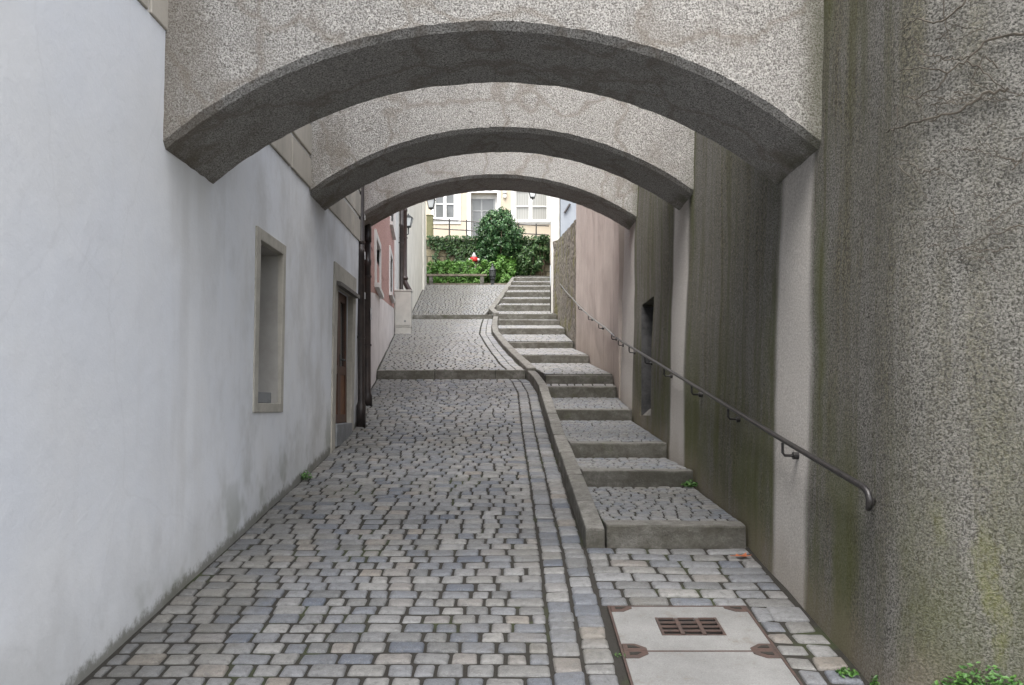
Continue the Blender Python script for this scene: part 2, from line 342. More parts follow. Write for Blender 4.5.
def breaks(a, b, step, extra=()):
    pts = sorted(set([a, b]+[e for e in extra if a < e < b])); out = []
    for p, q in zip(pts, pts[1:]):
        n = max(1, int(round((q-p)/step))); out += [lerp(p, q, i/n) for i in range(n)]
    return out+[b]
def sheet(pf, a0, a1, b0, b1, step, thick, holes=(), amp=0.0, ns=1.3, bstep=None):
    """A wall with thickness and recesses. pf(a, b, d) gives the point, d = depth into the wall. holes: (a0, a1, b0, b1, depth)."""
    A = breaks(a0, a1, step, [h[i] for h in holes for i in (0, 1)]); B = breaks(b0, b1, bstep or step, [h[i] for h in holes for i in (2, 3)])
    vs, fs, idx = [], [], {}
    def V(i, j, d):
        k = (i, j, d)
        if k not in idx:
            dd = d
            if d == 0 and amp:
                q = pf(A[i], B[j], 0); dd = amp*(nz(q[0], q[1], q[2], ns)+.5*nz(q[0]+9, q[1], q[2], ns*2.7))
            idx[k] = len(vs); vs.append(tuple(pf(A[i], B[j], dd)))
        return idx[k]
    def inh(a, b):
        for h in holes:
            if h[0]-1e-6 < a < h[1]+1e-6 and h[2]-1e-6 < b < h[3]+1e-6: return h
    NA, NB = len(A)-1, len(B)-1
    dep = {}
    for i in range(NA):
        for j in range(NB):
            h = inh((A[i]+A[i+1])/2, (B[j]+B[j+1])/2); d = h[4] if h else 0; dep[i, j] = d
            fs.append((V(i, j, d), V(i+1, j, d), V(i+1, j+1, d), V(i, j+1, d)))
    for i in range(NA):
        for j in range(NB):
            d = dep[i, j]
            for (di, dj, e) in ((1, 0, ((i+1, j), (i+1, j+1))), (0, 1, ((i, j+1), (i+1, j+1)))):
                o = dep.get((i+di, j+dj))
                if o is not None and o != d:
                    p, q = e; fs.append((V(*p, d), V(*q, d), V(*q, o), V(*p, o)))
    T = thick
    for j in range(NB):
        for i in (0, NA): fs.append((V(i, j, dep[min(i, NA-1), j]), V(i, j+1, dep[min(i, NA-1), j]), V(i, j+1, T), V(i, j, T)))
    for i in range(NA):
        for j in (0, NB): fs.append((V(i, j, dep[i, min(j, NB-1)]), V(i+1, j, dep[i, min(j, NB-1)]), V(i+1, j, T), V(i, j, T)))
    fs.append((V(0, 0, T), V(0, NB, T), V(NA, NB, T), V(NA, 0, T)))
    m = MB(); m.v = vs; m.f = fs
    return m

# ------------------------------------------------------------------ the lie of the land
K1, K2 = 15.5, 29.0
def ramp_z(y):
    if y < 9: return .145*y
    if y < K1: return 1.305+(y-9)*(2.385-1.305)/(K1-9)
    if y < K2: return 2.53+(y-K1)*(zv(318.7, K2)-2.53)/(K2-K1)
    return zv(315, K2)+(y-K2)*(zv(284.6, 38)-zv(315, K2))/(38-K2)
KERB_L = [(5.9, .515), (8.5, .485), (10.5, .45), (13.7, .42), (15.0, .33), (15.6, .24), (16.5, .10), (19.7, -.24), (23.1, -.54), (25.5, -.60), (29.0, -.64)]
KERB3_L = [(29.0, -.92), (32.8, -.50), (36.5, -.13), (38.0, .0)]
KERB3_Z = [(29.0, zv(312.6, 29)), (32.8, zv(295, 32.8)), (36.5, zv(281, 36.5)), (38.0, zv(277, 38.0))]
def kerb_l(y): return poly(KERB_L, y) if y <= 29 else poly(KERB3_L, y)
def kerb_w(y): return .135 if y < 15 else .165
def left_base(y):
    return poly([(-9, -2.0), (10.9, -2.0), (11.4, -2.10), (12.3, -2.18), (15.6, -2.47), (23.2, -3.2), (24, -3.22), (37.8, -3.88), (60, -4.6)], y)
def left_x(y, z): return left_base(y)+.02*(z-EYE+1.3)*(1 if y < 12 else 0)
def right_base(y): return poly([(-9, 1.66), (12.9, 1.66), (13.6, 1.68), (20.5, 1.54), (28.7, 1.53), (29.6, 1.36), (47, 2.12)], y)
def right_x(y, z): return right_base(y)+.02*(z-EYE+1.3)*(1 if y < 13.5 else 0)

# steps: image rows of the riser's top and foot and the depth of its face
STEPS = [(525, 547, 5.97), (470, 486.5, 7.74), (443, 457.7, 9.13), (409.6, 420.3, 11.8), (386.6, 397.6, 13.5), (375, 383.5, 13.9), (355.3, 363, 17.5),
         (342, 348.2, 21.0), (328.3, 334.4, 24.2), (320, 325.2, 27.0), (313.8, 319.6, 28.7), (305, 311, 30.3), (298.6, 303.3, 31.5), (292, 297, 32.8),
         (286.4, 290, 34.1), (282, 285.3, 35.3), (277.8, 281, 36.4), (276, 277.3, 37.2)]

# ground under everything: one sheet that follows the ramp and reaches far out
m = MB()
def und(x, y): return ramp_z(y)+.012*nz(x, y, 0, .9)+.003*nz(x, y, 5, 3)
ys = [-60, -20, -8]+[i*.5 for i in range(-8, 2)]+[1+.2*i for i in range(73)]+[K1-.06, K1+.06]+[15.8+.3*i for i in range(44)]+[K2-.06, K2+.06]+[29.3+.4*i for i in range(22)]+[38.1, 39, 42, 60, 120]
ys = sorted(ys+[5.955, 6.06])
def row_x(y):
    k = kerb_l(min(max(y, 1), 38)) if y < 28.95 else kerb_l(max(y, 29.01) if y < 38 else 38)
    return [-80, -20, -6]+[lerp(-4.2, k+.03, i/22) for i in range(23)]+[lerp(k+.12, 2.5, i/9) for i in range(10)]+[4, 20, 80]
xs = row_x(0)
for y in ys:
    for i, x in enumerate(row_x(y)):
        z = und(x, y)-.0115 if .9 < y < 38.05 and -4.5 < x < 2.6 else ramp_z(min(max(y, -8), 38))-.03
        if 6 < y < 38.1 and 26 <= i: z -= .7
        m.v.append((x, y, z))
def gz(y): return ramp_z(min(max(y, -8), 38))-.028
n = len(xs)
for j in range(len(ys)-1):
    for i in range(n-1): m.f.append((j*n+i, j*n+i+1, (j+1)*n+i+1, (j+1)*n+i))
tag(m.obj('ground', 'joint_soil', recalc=False), kind='structure')

# ------------------------------------------------------------------ setts
def sett(m, c, zf, round_=.10, top=.0, dome=.0035, hi=True):
    """c: four (x, y) corners, counterclockwise; zf(x, y) surface height"""
    cx = sum(p[0] for p in c)/4; cy = sum(p[1] for p in c)/4
    out = []
    if hi:
        for i in range(4):
            p, q, r = c[i-1], c[i], c[(i+1) % 4]
            s = round_*random.uniform(.7, 1.25)
            mx = lambda a, b, t: (lerp(a[0], b[0], t), lerp(a[1], b[1], t))
            e1 = mx(q, p, s); e2 = mx(q, r, s); mid = mx(mx(e1, e2, .5), q, .5)
            out += [e1, mid, e2]
    else: out = list(c)
    k = len(out); tx, ty = random.gauss(0, .012), random.gauss(0, .012)
    def Z(x, y): return zf(x, y)+top+tx*(x-cx)+ty*(y-cy)
    vs = [(x, y, zf(x, y)-.04) for x, y in out]
    g = .93
    vs += [(x, y, Z(x, y)-.009) for x, y in out]
    def ins(x, y, d):
        l = max(.02, math.hypot(x-cx, y-cy)); return (cx+(x-cx)*(1-d/l), cy+(y-cy)*(1-d/l))
    def ring(d, dz):
        r_ = []
        for x, y in out: a, b_ = ins(x, y, d); r_.append((a, b_, Z(a, b_)+dz))
        return r_
    vs += ring(.008, -.0015)
    if hi: vs += ring(.024, dome*.6)
    rings = 4 if hi else 3
    b = (rings-1)*k
    fs = [(r*k+i, r*k+(i+1) % k, (r+1)*k+(i+1) % k, (r+1)*k+i) for r in range(rings-1) for i in range(k)]
    vs.append((cx, cy, Z(cx, cy)+dome)); t = len(vs)-1
    fs += [(b+i, b+(i+1) % k, t) for i in range(k)]
    m.add(vs, fs)
def pave(m, y0, y1, xl, xr, zf, pitch=.128, width=.152, gap=.018, jit=.0045, hi=True, wave=.008, skip=None, var=.30):
    """rows of setts across, between x limits xl(y), xr(y)"""
    y = y0; row = 0
    while y < y1-pitch*.55:
        p = min(pitch*random.uniform(.965, 1.04), y1-y)
        if y1-(y+p) < pitch*.55: p = y1-y
        ym = y+p/2; a, b = xl(ym), xr(ym)
        x = a+gap*.5; first = True; ph = random.uniform(0, 9)
        while x < b-.03:
            w = width*random.uniform(1-var, 1+var)
            if first: w *= random.uniform(.5, 1.1); first = False
            if b-(x+w) < width*.5: w = b-x+gap*.4
            def yy(xx, s): return min(max(y+s*p+wave*nz(xx*.9, (y+s*p)*.25, ph*0), y0-.01), y1+.01)
            x1 = x+w-gap
            gy = gap*.78
            q = [(x, yy(x, 0)+gy), (x1, yy(x1, 0)+gy), (x1, yy(x1, 1)-gy), (x, yy(x, 1)-gy)]
            q = [(u+random.uniform(-jit, jit), v+random.uniform(-jit, jit)) for u, v in q]
            if not (skip and skip((x+x1)/2, ym)):
                sett(m, q, zf, top=random.gauss(0, .002), hi=hi)
            x += w
        y += p; row += 1
def pave_cols(m, y0, y1, xls, zf, length=.17, gap=.019, jit=.006, hi=True):
    """setts laid end to end in columns; xls: functions giving column edges"""
    for xa, xb in zip(xls, xls[1:]):
        y = y0
        while y < y1-.04:
            p = min(length*random.uniform(.6, 1.1), y1-y)
            if y1-(y+p) < .07: p = y1-y
            q = [(xa(y)+gap/2, y+gap/2), (xb(y)-gap/2, y+gap/2), (xb(y+p)-gap/2, y+p-gap/2), (xa(y+p)+gap/2, y+p-gap/2)]
            q = [(u+random.uniform(-jit, jit), v+random.uniform(-jit, jit)) for u, v in q]
            sett(m, q, zf, top=random.gauss(0, .004), hi=hi); y += p
HX0, HX1, HY0, HY1 = .545, 1.335, 3.05, 4.87
m = MB()
gut = lambda k: (lambda y: (kerb_l(y)-.012)-k*.155)
pave(m, 1.2, K1-.13, lambda y: left_base(y)+.015, lambda y: kerb_l(y)-.322, und)
pave_cols(m, 1.2, K1-.13, [gut(2), gut(1), gut(0)], und)
pave(m, HY1+.02, 5.95, lambda y: .512, lambda y: 1.64, und, .135, .21)
pave(m, 1.2, HY1+.02, lambda y: HX1+.015, lambda y: 1.645, und, .145, .165, jit=.014)
pave(m, 1.2, HY0-.02, lambda y: .512, lambda y: HX1, und, .142, .2)
tag(m.obj('sett_paving', 'setts', recalc=False, smooth=True), kind='structure')
m = MB()
pave(m, K1+.10, K2-.12, lambda y: left_base(y)+.02, lambda y: kerb_l(y)-.34, und, hi=False, jit=.007, gap=.030)
pave_cols(m, K1+.10, K2-.12, [gut(2), gut(1), gut(0)], und, hi=False, gap=.017)
tag(m.obj('upper_sett_paving', 'far_sheen_setts', recalc=False), kind='structure')
m = MB()
pave(m, K2+.10, 38.0, lambda y: left_base(y)+.02, lambda y: kerb_l(y)-.01, und, hi=False, jit=.007, gap=.031)
tag(m.obj('top_sett_paving', 'far_sheen_setts', recalc=False), kind='structure')

# ------------------------------------------------------------------ kerbs
def stone(m, c0, c1, zt0, zt1, depth, rough=.006):
    """a block between two cross-sections c = ((xl, y), (xr, y))"""
    j = lambda: random.uniform(-rough, rough)
    (a, b), (d, e) = c0, c1
    pts = []
    for zo in (-depth, 0):
        for (q, zt) in ((a, zt0), (b, zt0), (e, zt1), (d, zt1)):
            pts.append((q[0]+j(), q[1]+j(), zt+zo+(j()*.8 if zo == 0 else 0)))
    m.hexa(pts)
def kerb_run(name, y0, y1, xl, w, zt, L, depth=.4):
    m = MB(); y = y0
    while y < y1-.05:
        l = L*random.uniform(.75, 1.25)
        if y1-(y+l) < L*.5: l = y1-y
        a, b = y+.009, y+l-.009
        stone(m, ((xl(a), a), (xl(a)+w(a), a)), ((xl(b), b), (xl(b)+w(b), b)), zt(a), zt(b), depth)
        y += l
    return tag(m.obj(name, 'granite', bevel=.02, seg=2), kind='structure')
def kz(y): return ramp_z(y)+poly([(5.9, .145), (9, .15), (14, .155), (15.4, .155)], y)
kerb_run('kerb', 5.93, K1-.16, kerb_l, kerb_w, kz, .85)
kerb_run('upper_kerb', K1-.13, K2-.14, kerb_l, kerb_w, lambda y: (2.53 if y < K1 else ramp_z(y))+poly([(15.3, .03), (16.2, .09), (29, .09)], y), 1.0)
kerb_run('top_kerb', K2-.1, 38.0, kerb_l, lambda y: .2, lambda y: poly(KERB3_Z, y), 1.3)
for name, y0, xa, xb, top in (('cross_kerb', K1, left_base(K1)+.02, kerb_l(K1)-.01, 2.535), ('upper_cross_kerb', K2, left_base(K2)+.02, -.66, zv(314.8, K2))):
    m = MB(); x = xa
    while x < xb-.05:
        l = random.uniform(.8, 1.3)
        if xb-(x+l) < .5: l = xb-x
        stone(m, ((x+.005, y0-.115), (x+l-.005, y0-.115)), ((x+.005, y0+.09), (x+l-.005, y0+.09)), top-.008, top+.006, .4); x += l
    tag(m.obj(name, 'granite', bevel=.014), kind='structure')

# ------------------------------------------------------------------ the stairs
ST = thing('stone_stairs', (1.0, 5.97, ramp_z(5.97)), 'long shallow flight of granite-edged cobbled steps climbing beside the right hand wall', 'stairs')
for i, (vt, vb, y) in enumerate(STEPS):
    zt, zb = zv(vt, y), zv(vb, y)
    ny = STEPS[i+1][2] if i+1 < len(STEPS) else 38.1
    nb = zv(STEPS[i+1][1], ny) if i+1 < len(STEPS) else zv(276, 38.1)
    nose = .20 if y < 28 else .3
    xl0 = kerb_l(y)+kerb_w(y)+.012 if y < 28.9 else kerb_l(y)+.21
    xr0 = right_x(y, zt)-.022
    m = MB()
    nseg = max(1, int((xr0-xl0)/1.6)+(1 if i % 3 == 2 else 0)); j = lambda s=.007: random.uniform(-s, s)
    cuts = [xl0]+[lerp(xl0, xr0, (k+j(.1))/nseg) for k in range(1, nseg)]+[xr0]
    for p, q in zip(cuts, cuts[1:]):
        stone(m, ((p+.003, y), (q-.003, y)), ((p+.003, min(y+nose, ny-.02)), (q-.003, min(y+nose, ny-.02))), zt, lerp(zt, nb, nose/(ny-y)*.6), zt-zb+.16, .006)
    me = m.mesh('step', 0)
    bm = bmesh.new(); bm.from_mesh(me)
    bmesh.ops.subdivide_edges(bm, edges=[e for e in bm.edges if e.calc_length() > .4], cuts=9, use_grid_fill=True)
    for v in bm.verts:
        q = v.co; v.co = q+Vector((0, .010*nz(q.x, q.y, q.z, 3.1)+.006*nz(q.x, q.y, q.z, 11), .008*nz(q.x+4, q.y, q.z, 2.3)+.005*nz(q.x+4, q.y, q.z, 10)))
    es = [e for e in bm.edges if len(e.link_faces) == 2 and e.calc_face_angle(0) > .6]
    bmesh.ops.bevel(bm, geom=es, offset=.016, segments=2, affect='EDGES', profile=.6, clamp_overlap=True)
    bm.to_mesh(me); bm.free()
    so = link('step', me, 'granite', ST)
    ya = y+nose+.004
    if ny-ya > .12:
        def zf(x, yy, ya=ya, ny=ny, za=lerp(zt, nb, .1 if ny-y > 1 else .3)-.006, nb=nb): return lerp(za, nb, (yy-ya)/(ny-ya))+.002*nz(x, yy, 2, 1.3)
        XL = (lambda yy: kerb_l(yy)+kerb_w(yy)+.012) if y < 28.5 else (lambda yy: kerb_l(max(yy, 29.01))+.21)
        XR = lambda yy: right_x(yy, zt)-.02
        near = y < 13
        m = MB()
        pave(m, ya, ny-.002, XL, XR, zf, .092 if near else .13, .108 if near else .16, 0.012 if near else .022, .0035, hi=near, wave=.008)
        m.obj('cobbled_tread', 'tread_setts' if near else 'far_sheen_setts', so, recalc=False, smooth=near)
    # packed bed under the setts
    m = MB(); yb = ny-.004; ym_ = y+.02
    ym_ = ya-.01; zt_ = lerp(zt, nb, .1 if ny-y > 1 else .3)-.006-.0105
    m.hexa([(xl0, ym_, zb-.5), (xr0, ym_, zb-.5), (right_x(yb, nb)-.03, yb, zb-.5), (kerb_l(yb)+kerb_w(yb)+.0, yb, zb-.5),
            (xl0, ym_, zt_), (xr0, ym_, zt_), (right_x(yb, nb)-.03, yb, nb-.0105), (kerb_l(yb)+kerb_w(yb)+.0, yb, nb-.0105)])
    m.obj('mortar_bed', 'joint_soil', so)

# ------------------------------------------------------------------ drain cover
HC = thing('drain_cover', (.95, 4.0, ramp_z(4.0)), 'square concrete inspection cover with rusty corner plates and slotted grate in the cobbles', 'drain cover')
def hz(y, up=0): return ramp_z(y)+up
def hslab(y0, y1, hole=None):
    pf = lambda a, b, d: (a, b, hz(b, .004)-d)
    return sheet(pf, HX0+.014, HX1-.014, y0, y1, .3, .09, [hole] if hole else [])
GX0, GX1, GY0, GY1 = .785, 1.125, 4.46, 4.70
s1 = hslab(4.275, HY1-.014, (GX0, GX1, GY0, GY1, .06)).obj('concrete_slab', 'concrete_slab', HC)
s2 = hslab(3.66, 4.262).obj('concrete_slab', 'concrete_slab', HC)
s3 = hslab(HY0+.014, 3.648).obj('concrete_slab', 'concrete_slab', HC)
m = MB()
def bar(m, x0, x1, y0, y1, up=.006, dn=.07):
    m.hexa([(x0, y0, hz(y0)-dn), (x1, y0, hz(y0)-dn), (x1, y1, hz(y1)-dn), (x0, y1, hz(y1)-dn), (x0, y0, hz(y0, up)), (x1, y0, hz(y0, up)), (x1, y1, hz(y1, up)), (x0, y1, hz(y1, up))])
bar(m, HX0, HX0+.012, HY0, HY1); bar(m, HX1-.012, HX1, HY0, HY1); bar(m, HX0+.013, HX1-.013, HY1-.012, HY1); bar(m, HX0+.013, HX1-.013, HY0, HY0+.012)
bar(m, HX0+.013, HX1-.013, 4.263, 4.274); bar(m, HX0+.013, HX1-.013, 3.649, 3.659)
m.obj('rusty_frame', 'rust', HC)
def plate(cx, cy, sx, sy, w=.12, l=.075):
    m = MB(); pts = [(0, 0), (w, 0), (w*1.0, l*.35), (w*.55, l), (0, l)]
    P = [(cx+sx*a, cy+sy*b) for a, b in pts]
    if sx*sy < 0: P.reverse()
    n = len(P); m.add([(x, y, hz(y, -.03)) for x, y in P]+[(x, y, hz(y, .009)) for x, y in P], [tuple(reversed(range(n))), tuple(range(n, 2*n))]+[(i, (i+1) % n, n+(i+1) % n, n+i) for i in range(n)])
    o = m.obj('corner_plate', 'rust', HC, bevel=.004)
    m = MB(); q = [(cx+sx*a, cy+sy*b) for a, b in ((.025, .018), (.085, .018), (.06, .043), (.025, .048))]
    if sx*sy < 0: q.reverse()
    m.add([(x, y, hz(y, .012)) for x, y in q]+[(x, y, hz(y, .004)) for x, y in q], [(0, 1, 2, 3), (7, 6, 5, 4), (0, 4, 5, 1), (1, 5, 6, 2), (2, 6, 7, 3), (3, 7, 4, 0)])
    m.obj('lifting_pocket', 'joint_soil', o)
for sx, cx in ((1, HX0+.014), (-1, HX1-.014)):
    plate(cx, HY1-.014, sx, -1); plate(cx, 4.276, sx, 1); plate(cx, 4.261, sx, -1); plate(cx, 3.661, sx, 1)
m = MB()
bar(m, GX0+.002, GX0+.016, GY0+.002, GY1-.002, .006, .002); bar(m, GX1-.016, GX1-.002, GY0+.002, GY1-.002, .006, .002)
for k in (1, 2): c = lerp(GX0, GX1, k/3); bar(m, c-.011, c+.011, GY0+.016, GY1-.016, .006, .002)
for k in range(5):
    c = lerp(GY0+.009, GY1-.009, k/4); wd = .006 if k in (0, 4) else .008
    for i in range(3): bar(m, lerp(GX0, GX1, i/3)+.0125, lerp(GX0, GX1, (i+1)/3)-.0125, c-wd, c+wd, .0055, .002)
m.obj('iron_grate', 'rust', HC)
m = MB(); m.add([(GX0+.001, GY0+.001, hz(GY0)-.05), (GX1-.001, GY0+.001, hz(GY0)-.05), (GX1-.001, GY1-.001, hz(GY1)-.05), (GX0+.001, GY1-.001, hz(GY1)-.05)], [(0, 1, 2, 3)])
m.obj('shaft_dark_sheet', 'dark_glass', HC)  # dark sheet below the grate; shaft darkness painted as its colour

# ------------------------------------------------------------------ white house on the left
WH = thing('white_house', (-2.3, 4, ramp_z(4)), 'tall white plastered house with beige stone courses and a small brown door', 'house')
BZ = EYE+2.10
def wf(a, b, d): return (left_x(a, b)-d, a, b)
WIN = (6.57, 7.22, EYE+.035, EYE+1.30, .34); DOOR = (9.48, 10.40, EYE-.27, EYE+1.36, .10)
sheet(wf, -7, 10.95, -1.2, BZ, .22, .6, [WIN, DOOR], .008, .7).obj('wall', 'plaster', WH, smooth='auto')
m = sheet(wf, -7, 10.95, BZ+.001, 9.5, .6, .6, [], .012, .8); m.obj('upper_wall', 'joint', WH)
def course(z0, z1):
    m = MB(); y = -7
    ph = random.uniform(0, 1)
    while y < 10.94:
        l = min(1.45*random.uniform(.95, 1.05), 10.945-y)
        a, b = y, y+l-.035
        if b-a > .1:
            pts = []
            for (dz, zz) in ((0, z0), (0, z1)):
                pts += [(left_x(a, zz)-.05, a, zz), (left_x(a, zz)+.014, a, zz), (left_x(b, zz)+.014, b, zz), (left_x(b, zz)-.05, b, zz)]
            m.hexa(pts)
        y += l
    return m
z = BZ+.004
while z < 8.5:
    course(z, z+.27).obj('stone_course', 'course', WH, bevel=.004, seg=1); z += .315
# window surround and sill
def surround(y0, y1, z0, z1, oy0, oy1, oz0, oz1, out=.017, dep=.05):
    m = MB()
    def bx(a, b, c, d):
        e = .03
        m.hexa([(left_x(a, c)-dep, a, c), (left_x(a, c)+out, a, c), (left_x(b, c)+out, b, c), (left_x(b, c)-dep, b, c), (left_x(a, d)-dep, a, d), (left_x(a, d)+out, a, d), (left_x(b, d)+out, b, d), (left_x(b, d)-dep, b, d)])
    bx(y0, oy0, z0, z1); bx(oy1, y1, z0, z1); bx(oy0+.001, oy1-.001, oz1, z1)
    if z0 < oz0: bx(oy0+.001, oy1-.001, z0, oz0)
    return m
w = thing('window', (0, 0, 0), None, None); bpy.data.objects.remove(w)
wo = surround(6.47, 7.30, EYE-.035, EYE+1.385, WIN[0]+.003, WIN[1]-.003, WIN[2]+.003, WIN[3]-.003).obj('window', 'surround', WH, bevel=.006)
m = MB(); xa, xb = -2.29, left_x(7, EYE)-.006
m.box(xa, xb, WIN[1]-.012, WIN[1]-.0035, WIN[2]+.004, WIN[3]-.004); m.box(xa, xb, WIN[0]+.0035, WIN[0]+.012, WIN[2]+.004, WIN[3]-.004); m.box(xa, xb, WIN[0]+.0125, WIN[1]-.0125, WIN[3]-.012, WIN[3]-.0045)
m.obj('jamb_shade_lining', 'jamb_shade_tone', wo)  # added lining with the reveal's shade in its colour
m = MB(); m.box(-2.28, left_x(7, EYE)-.06, WIN[0]+.0125, WIN[1]-.0125, WIN[2]+.008, WIN[2]+.095); m.obj('sill', 'lead_sill', wo, bevel=.006)
m = MB(); xx = left_x(7, EYE)-.31
for a, b, c, d in ((WIN[0]+.0125, WIN[0]+.06, WIN[2]+.1, WIN[3]-.0125), (WIN[1]-.06, WIN[1]-.0125, WIN[2]+.1, WIN[3]-.0125), (WIN[0]+.061, WIN[1]-.061, WIN[3]-.06, WIN[3]-.0125), (WIN[0]+.061, WIN[1]-.061, WIN[2]+.1, WIN[2]+.15), (6.87, 6.92, WIN[2]+.151, WIN[3]-.061)):
    m.box(xx-.02, xx+.03, a, b, c, d)
m.obj('frame', 'white_paint', wo)
m = MB(); m.box(xx-.012, xx-.004, WIN[0]+.06, WIN[1]-.06, WIN[2]+.15, WIN[3]-.06); m.obj('pane', 'dark_glass', wo)
# door
so = surround(9.30, 10.56, EYE-.55, EYE+1.60, DOOR[0]+.003, DOOR[1]-.003, EYE-.55, DOOR[3]-.003).obj('door_surround', 'surround', WH, bevel=.006)
dx = left_x(10, EYE)-.085
m = MB(); m.box(dx-.04, left_x(10, EYE)+.03, DOOR[0]+.006, DOOR[1]-.006, DOOR[2]-.16, DOOR[2]+.09); m.obj('stone_sill', 'lead_sill', so, bevel=.008)
m = MB(); ya, yb = DOOR[0]-.10, DOOR[1]+.12; zz = DOOR[3]+.015
m.hexa([(dx, ya, zz), (left_x(10, EYE)+.10, ya, zz-.03), (left_x(10, EYE)+.10, yb, zz-.03), (dx, yb, zz), (dx, ya, zz+.06), (left_x(10, EYE)+.10, ya, zz+.015), (left_x(10, EYE)+.10, yb, zz+.015), (dx, yb, zz+.06)])
m.obj('door_hood', 'grey_board', so, bevel=.004)
zb, zt2 = DOOR[2]+.095, DOOR[3]-.006; mid = (DOOR[0]+DOOR[1])/2; split = zb+.62
for a, b in ((DOOR[0]+.01, mid-.003), (mid+.003, DOOR[1]-.01)):
    m = MB()
    m.box(dx, dx+.045, a, a+.075, zb, zt2); m.box(dx, dx+.045, b-.075, b, zb, zt2)
    for c, d in ((zb, zb+.10), (split-.05, split+.05), (zt2-.10, zt2)): m.box(dx+.001, dx+.044, a+.0755, b-.0755, c, d)
    d_ = m.obj('door', 'door_frame_wood', WH, bevel=.004)
    m = MB(); m.box(dx+.012, dx+.030, a+.0755, b-.0755, zb+.1005, split-.0505); m.obj('wood_panel', 'door_wood', d_)
    m = MB(); m.box(dx+.014, dx+.022, a+.0755, b-.0755, split+.0505, zt2-.1005); m.obj('pane', 'dark_glass', d_)
    if a > mid-.1:
        m = MB(); m.tube([(dx+.045, a+.035, split+.12), (dx+.085, a+.035, split+.12), (dx+.09, a+.14, split+.12)], .010, 8); m.box(dx+.0455, dx+.052, a+.018, a+.052, split+.04, split+.18)
        m.obj('handle', 'lantern_metal', d_, smooth=False)
# drainpipe at the corner
def drainpipe(parent, x, y, z0, z1, r, mat, clamps, boot=.28):
    m = MB(); prof = [(r*1.42, 0), (r*1.42, boot), (r*1.15, boot+.03), (r, boot+.06)]
    zz = boot+.06
    pts = [(r, zz)]
    while z0+zz+1.9 < z1: zz += 1.9; pts += [(r, zz-.06), (r*1.14, zz-.05), (r*1.14, zz+.02), (r, zz+.03)]
    prof += pts[1:]+[(r, z1-z0)]
    m.lathe((x, y, z0), prof, 16); o = m.obj('drainpipe', mat, parent, smooth=True)
    for c in clamps:
        m = MB(); m.tube([(x, y, z0+c-.015), (x, y, z0+c+.015)], r*1.22, 14); m.box(x-r-.12, x-r*.9, y-.012, y+.012, z0+c-.01, z0+c+.01)
        m.obj('pipe_clip', mat, o)
    return o
p1 = drainpipe(WH, -1.915, 10.82, ramp_z(10.82)-.02, 9.4, .043, 'black_pipe', (1.15, 2.35, 3.6))
for zz, s in ((1.62, .05), (2.12, .06), (2.62, .04)):
    m = MB(); m.box(-1.868, -1.862, 10.80, 10.84, ramp_z(10.8)+zz, ramp_z(10.8)+zz+s*1.6); m.obj('sticker', 'sticker', p1)

# ------------------------------------------------------------------ the three arches
def arch(name, yf, yb, spring, crown, label, top=1.25, rotz=0):
    zs, zc = EYE+spring, EYE+crown; zt = zc+top; ym = (yf+yb)/2
    xl, xr = left_x(ym, zs)-.09, right_x(ym, zs)+.09
    il, ir = left_x(ym, zs), right_x(ym, zs); half = (ir-il)/2; rise = zc-zs; Rr = (half*half+rise*rise)/(2*rise); xc = (il+ir)/2
    def low(x):
        q = min(abs(x-xc), half); return zc-Rr+math.sqrt(Rr*Rr-q*q)
    n = 120; X = [lerp(xl, xr, i/n) for i in range(n+1)]
    ring = []                                           # (kind, t) around the section: front face up, top, back face down, soffit
    nf, nb_ = 16, 10
    vs, fs = [], []
    for x in X:
        lo = low(x); sec = []
        bev = .038
        for k in range(nf+1):
            t = (k/nf)**1.5; sec.append((yf, lerp(lo+bev, zt, t)))
        for k in range(1, nf+1):
            t = 1-(1-k/nf)**1.0; sec.append((yb, lerp(zt, lo+bev, t)) if k else None)
        for k in range(nb_+1):
            t = k/nb_; sec.append((lerp(yb-bev, yf+bev, t), lo))
        for (y, z) in sec:
            a = .006; b = .0065
            dx_ = 0; dy = a*nz(x, y, z, 1.3)+b*nz(x, y, z, 14.0); dz = a*nz(x+7, y, z, 1.3)+b*nz(x+3, y, z, 14.0)
            vs.append((x, y+dy, z+dz))
    k = len(vs)//(n+1)
    for i in range(n):
        for j in range(k): fs.append((i*k+j, i*k+(j+1) % k, (i+1)*k+(j+1) % k, (i+1)*k+j))
    fs += [tuple(range(k)), tuple(reversed(range(n*k, (n+1)*k)))]
    m = MB(); m.v, m.f = vs, fs
    o = m.obj(name, 'arch_roughcast', smooth='auto')
    return tag(o, label, 'arch', 'buttress arches spanning the lane')
arch('buttress_arch', 4.75, 5.58, 1.45, 2.116, 'nearest and widest roughcast buttress arch crossing above the manhole cover')
arch('buttress_arch', 8.14, 8.86, 2.04, 2.645, 'middle roughcast buttress arch, framed between the nearest arch and the drainpipe arch')
arch('buttress_arch', 11.9, 12.68, 2.63, 3.225, 'farthest and smallest roughcast buttress arch, behind the black drainpipe')

# ------------------------------------------------------------------ right retaining wall
RW = thing('retaining_wall', (2.0, 8, ramp_z(8)), 'high stained roughcast retaining wall with green streaks and pale strips below the arches', 'wall')
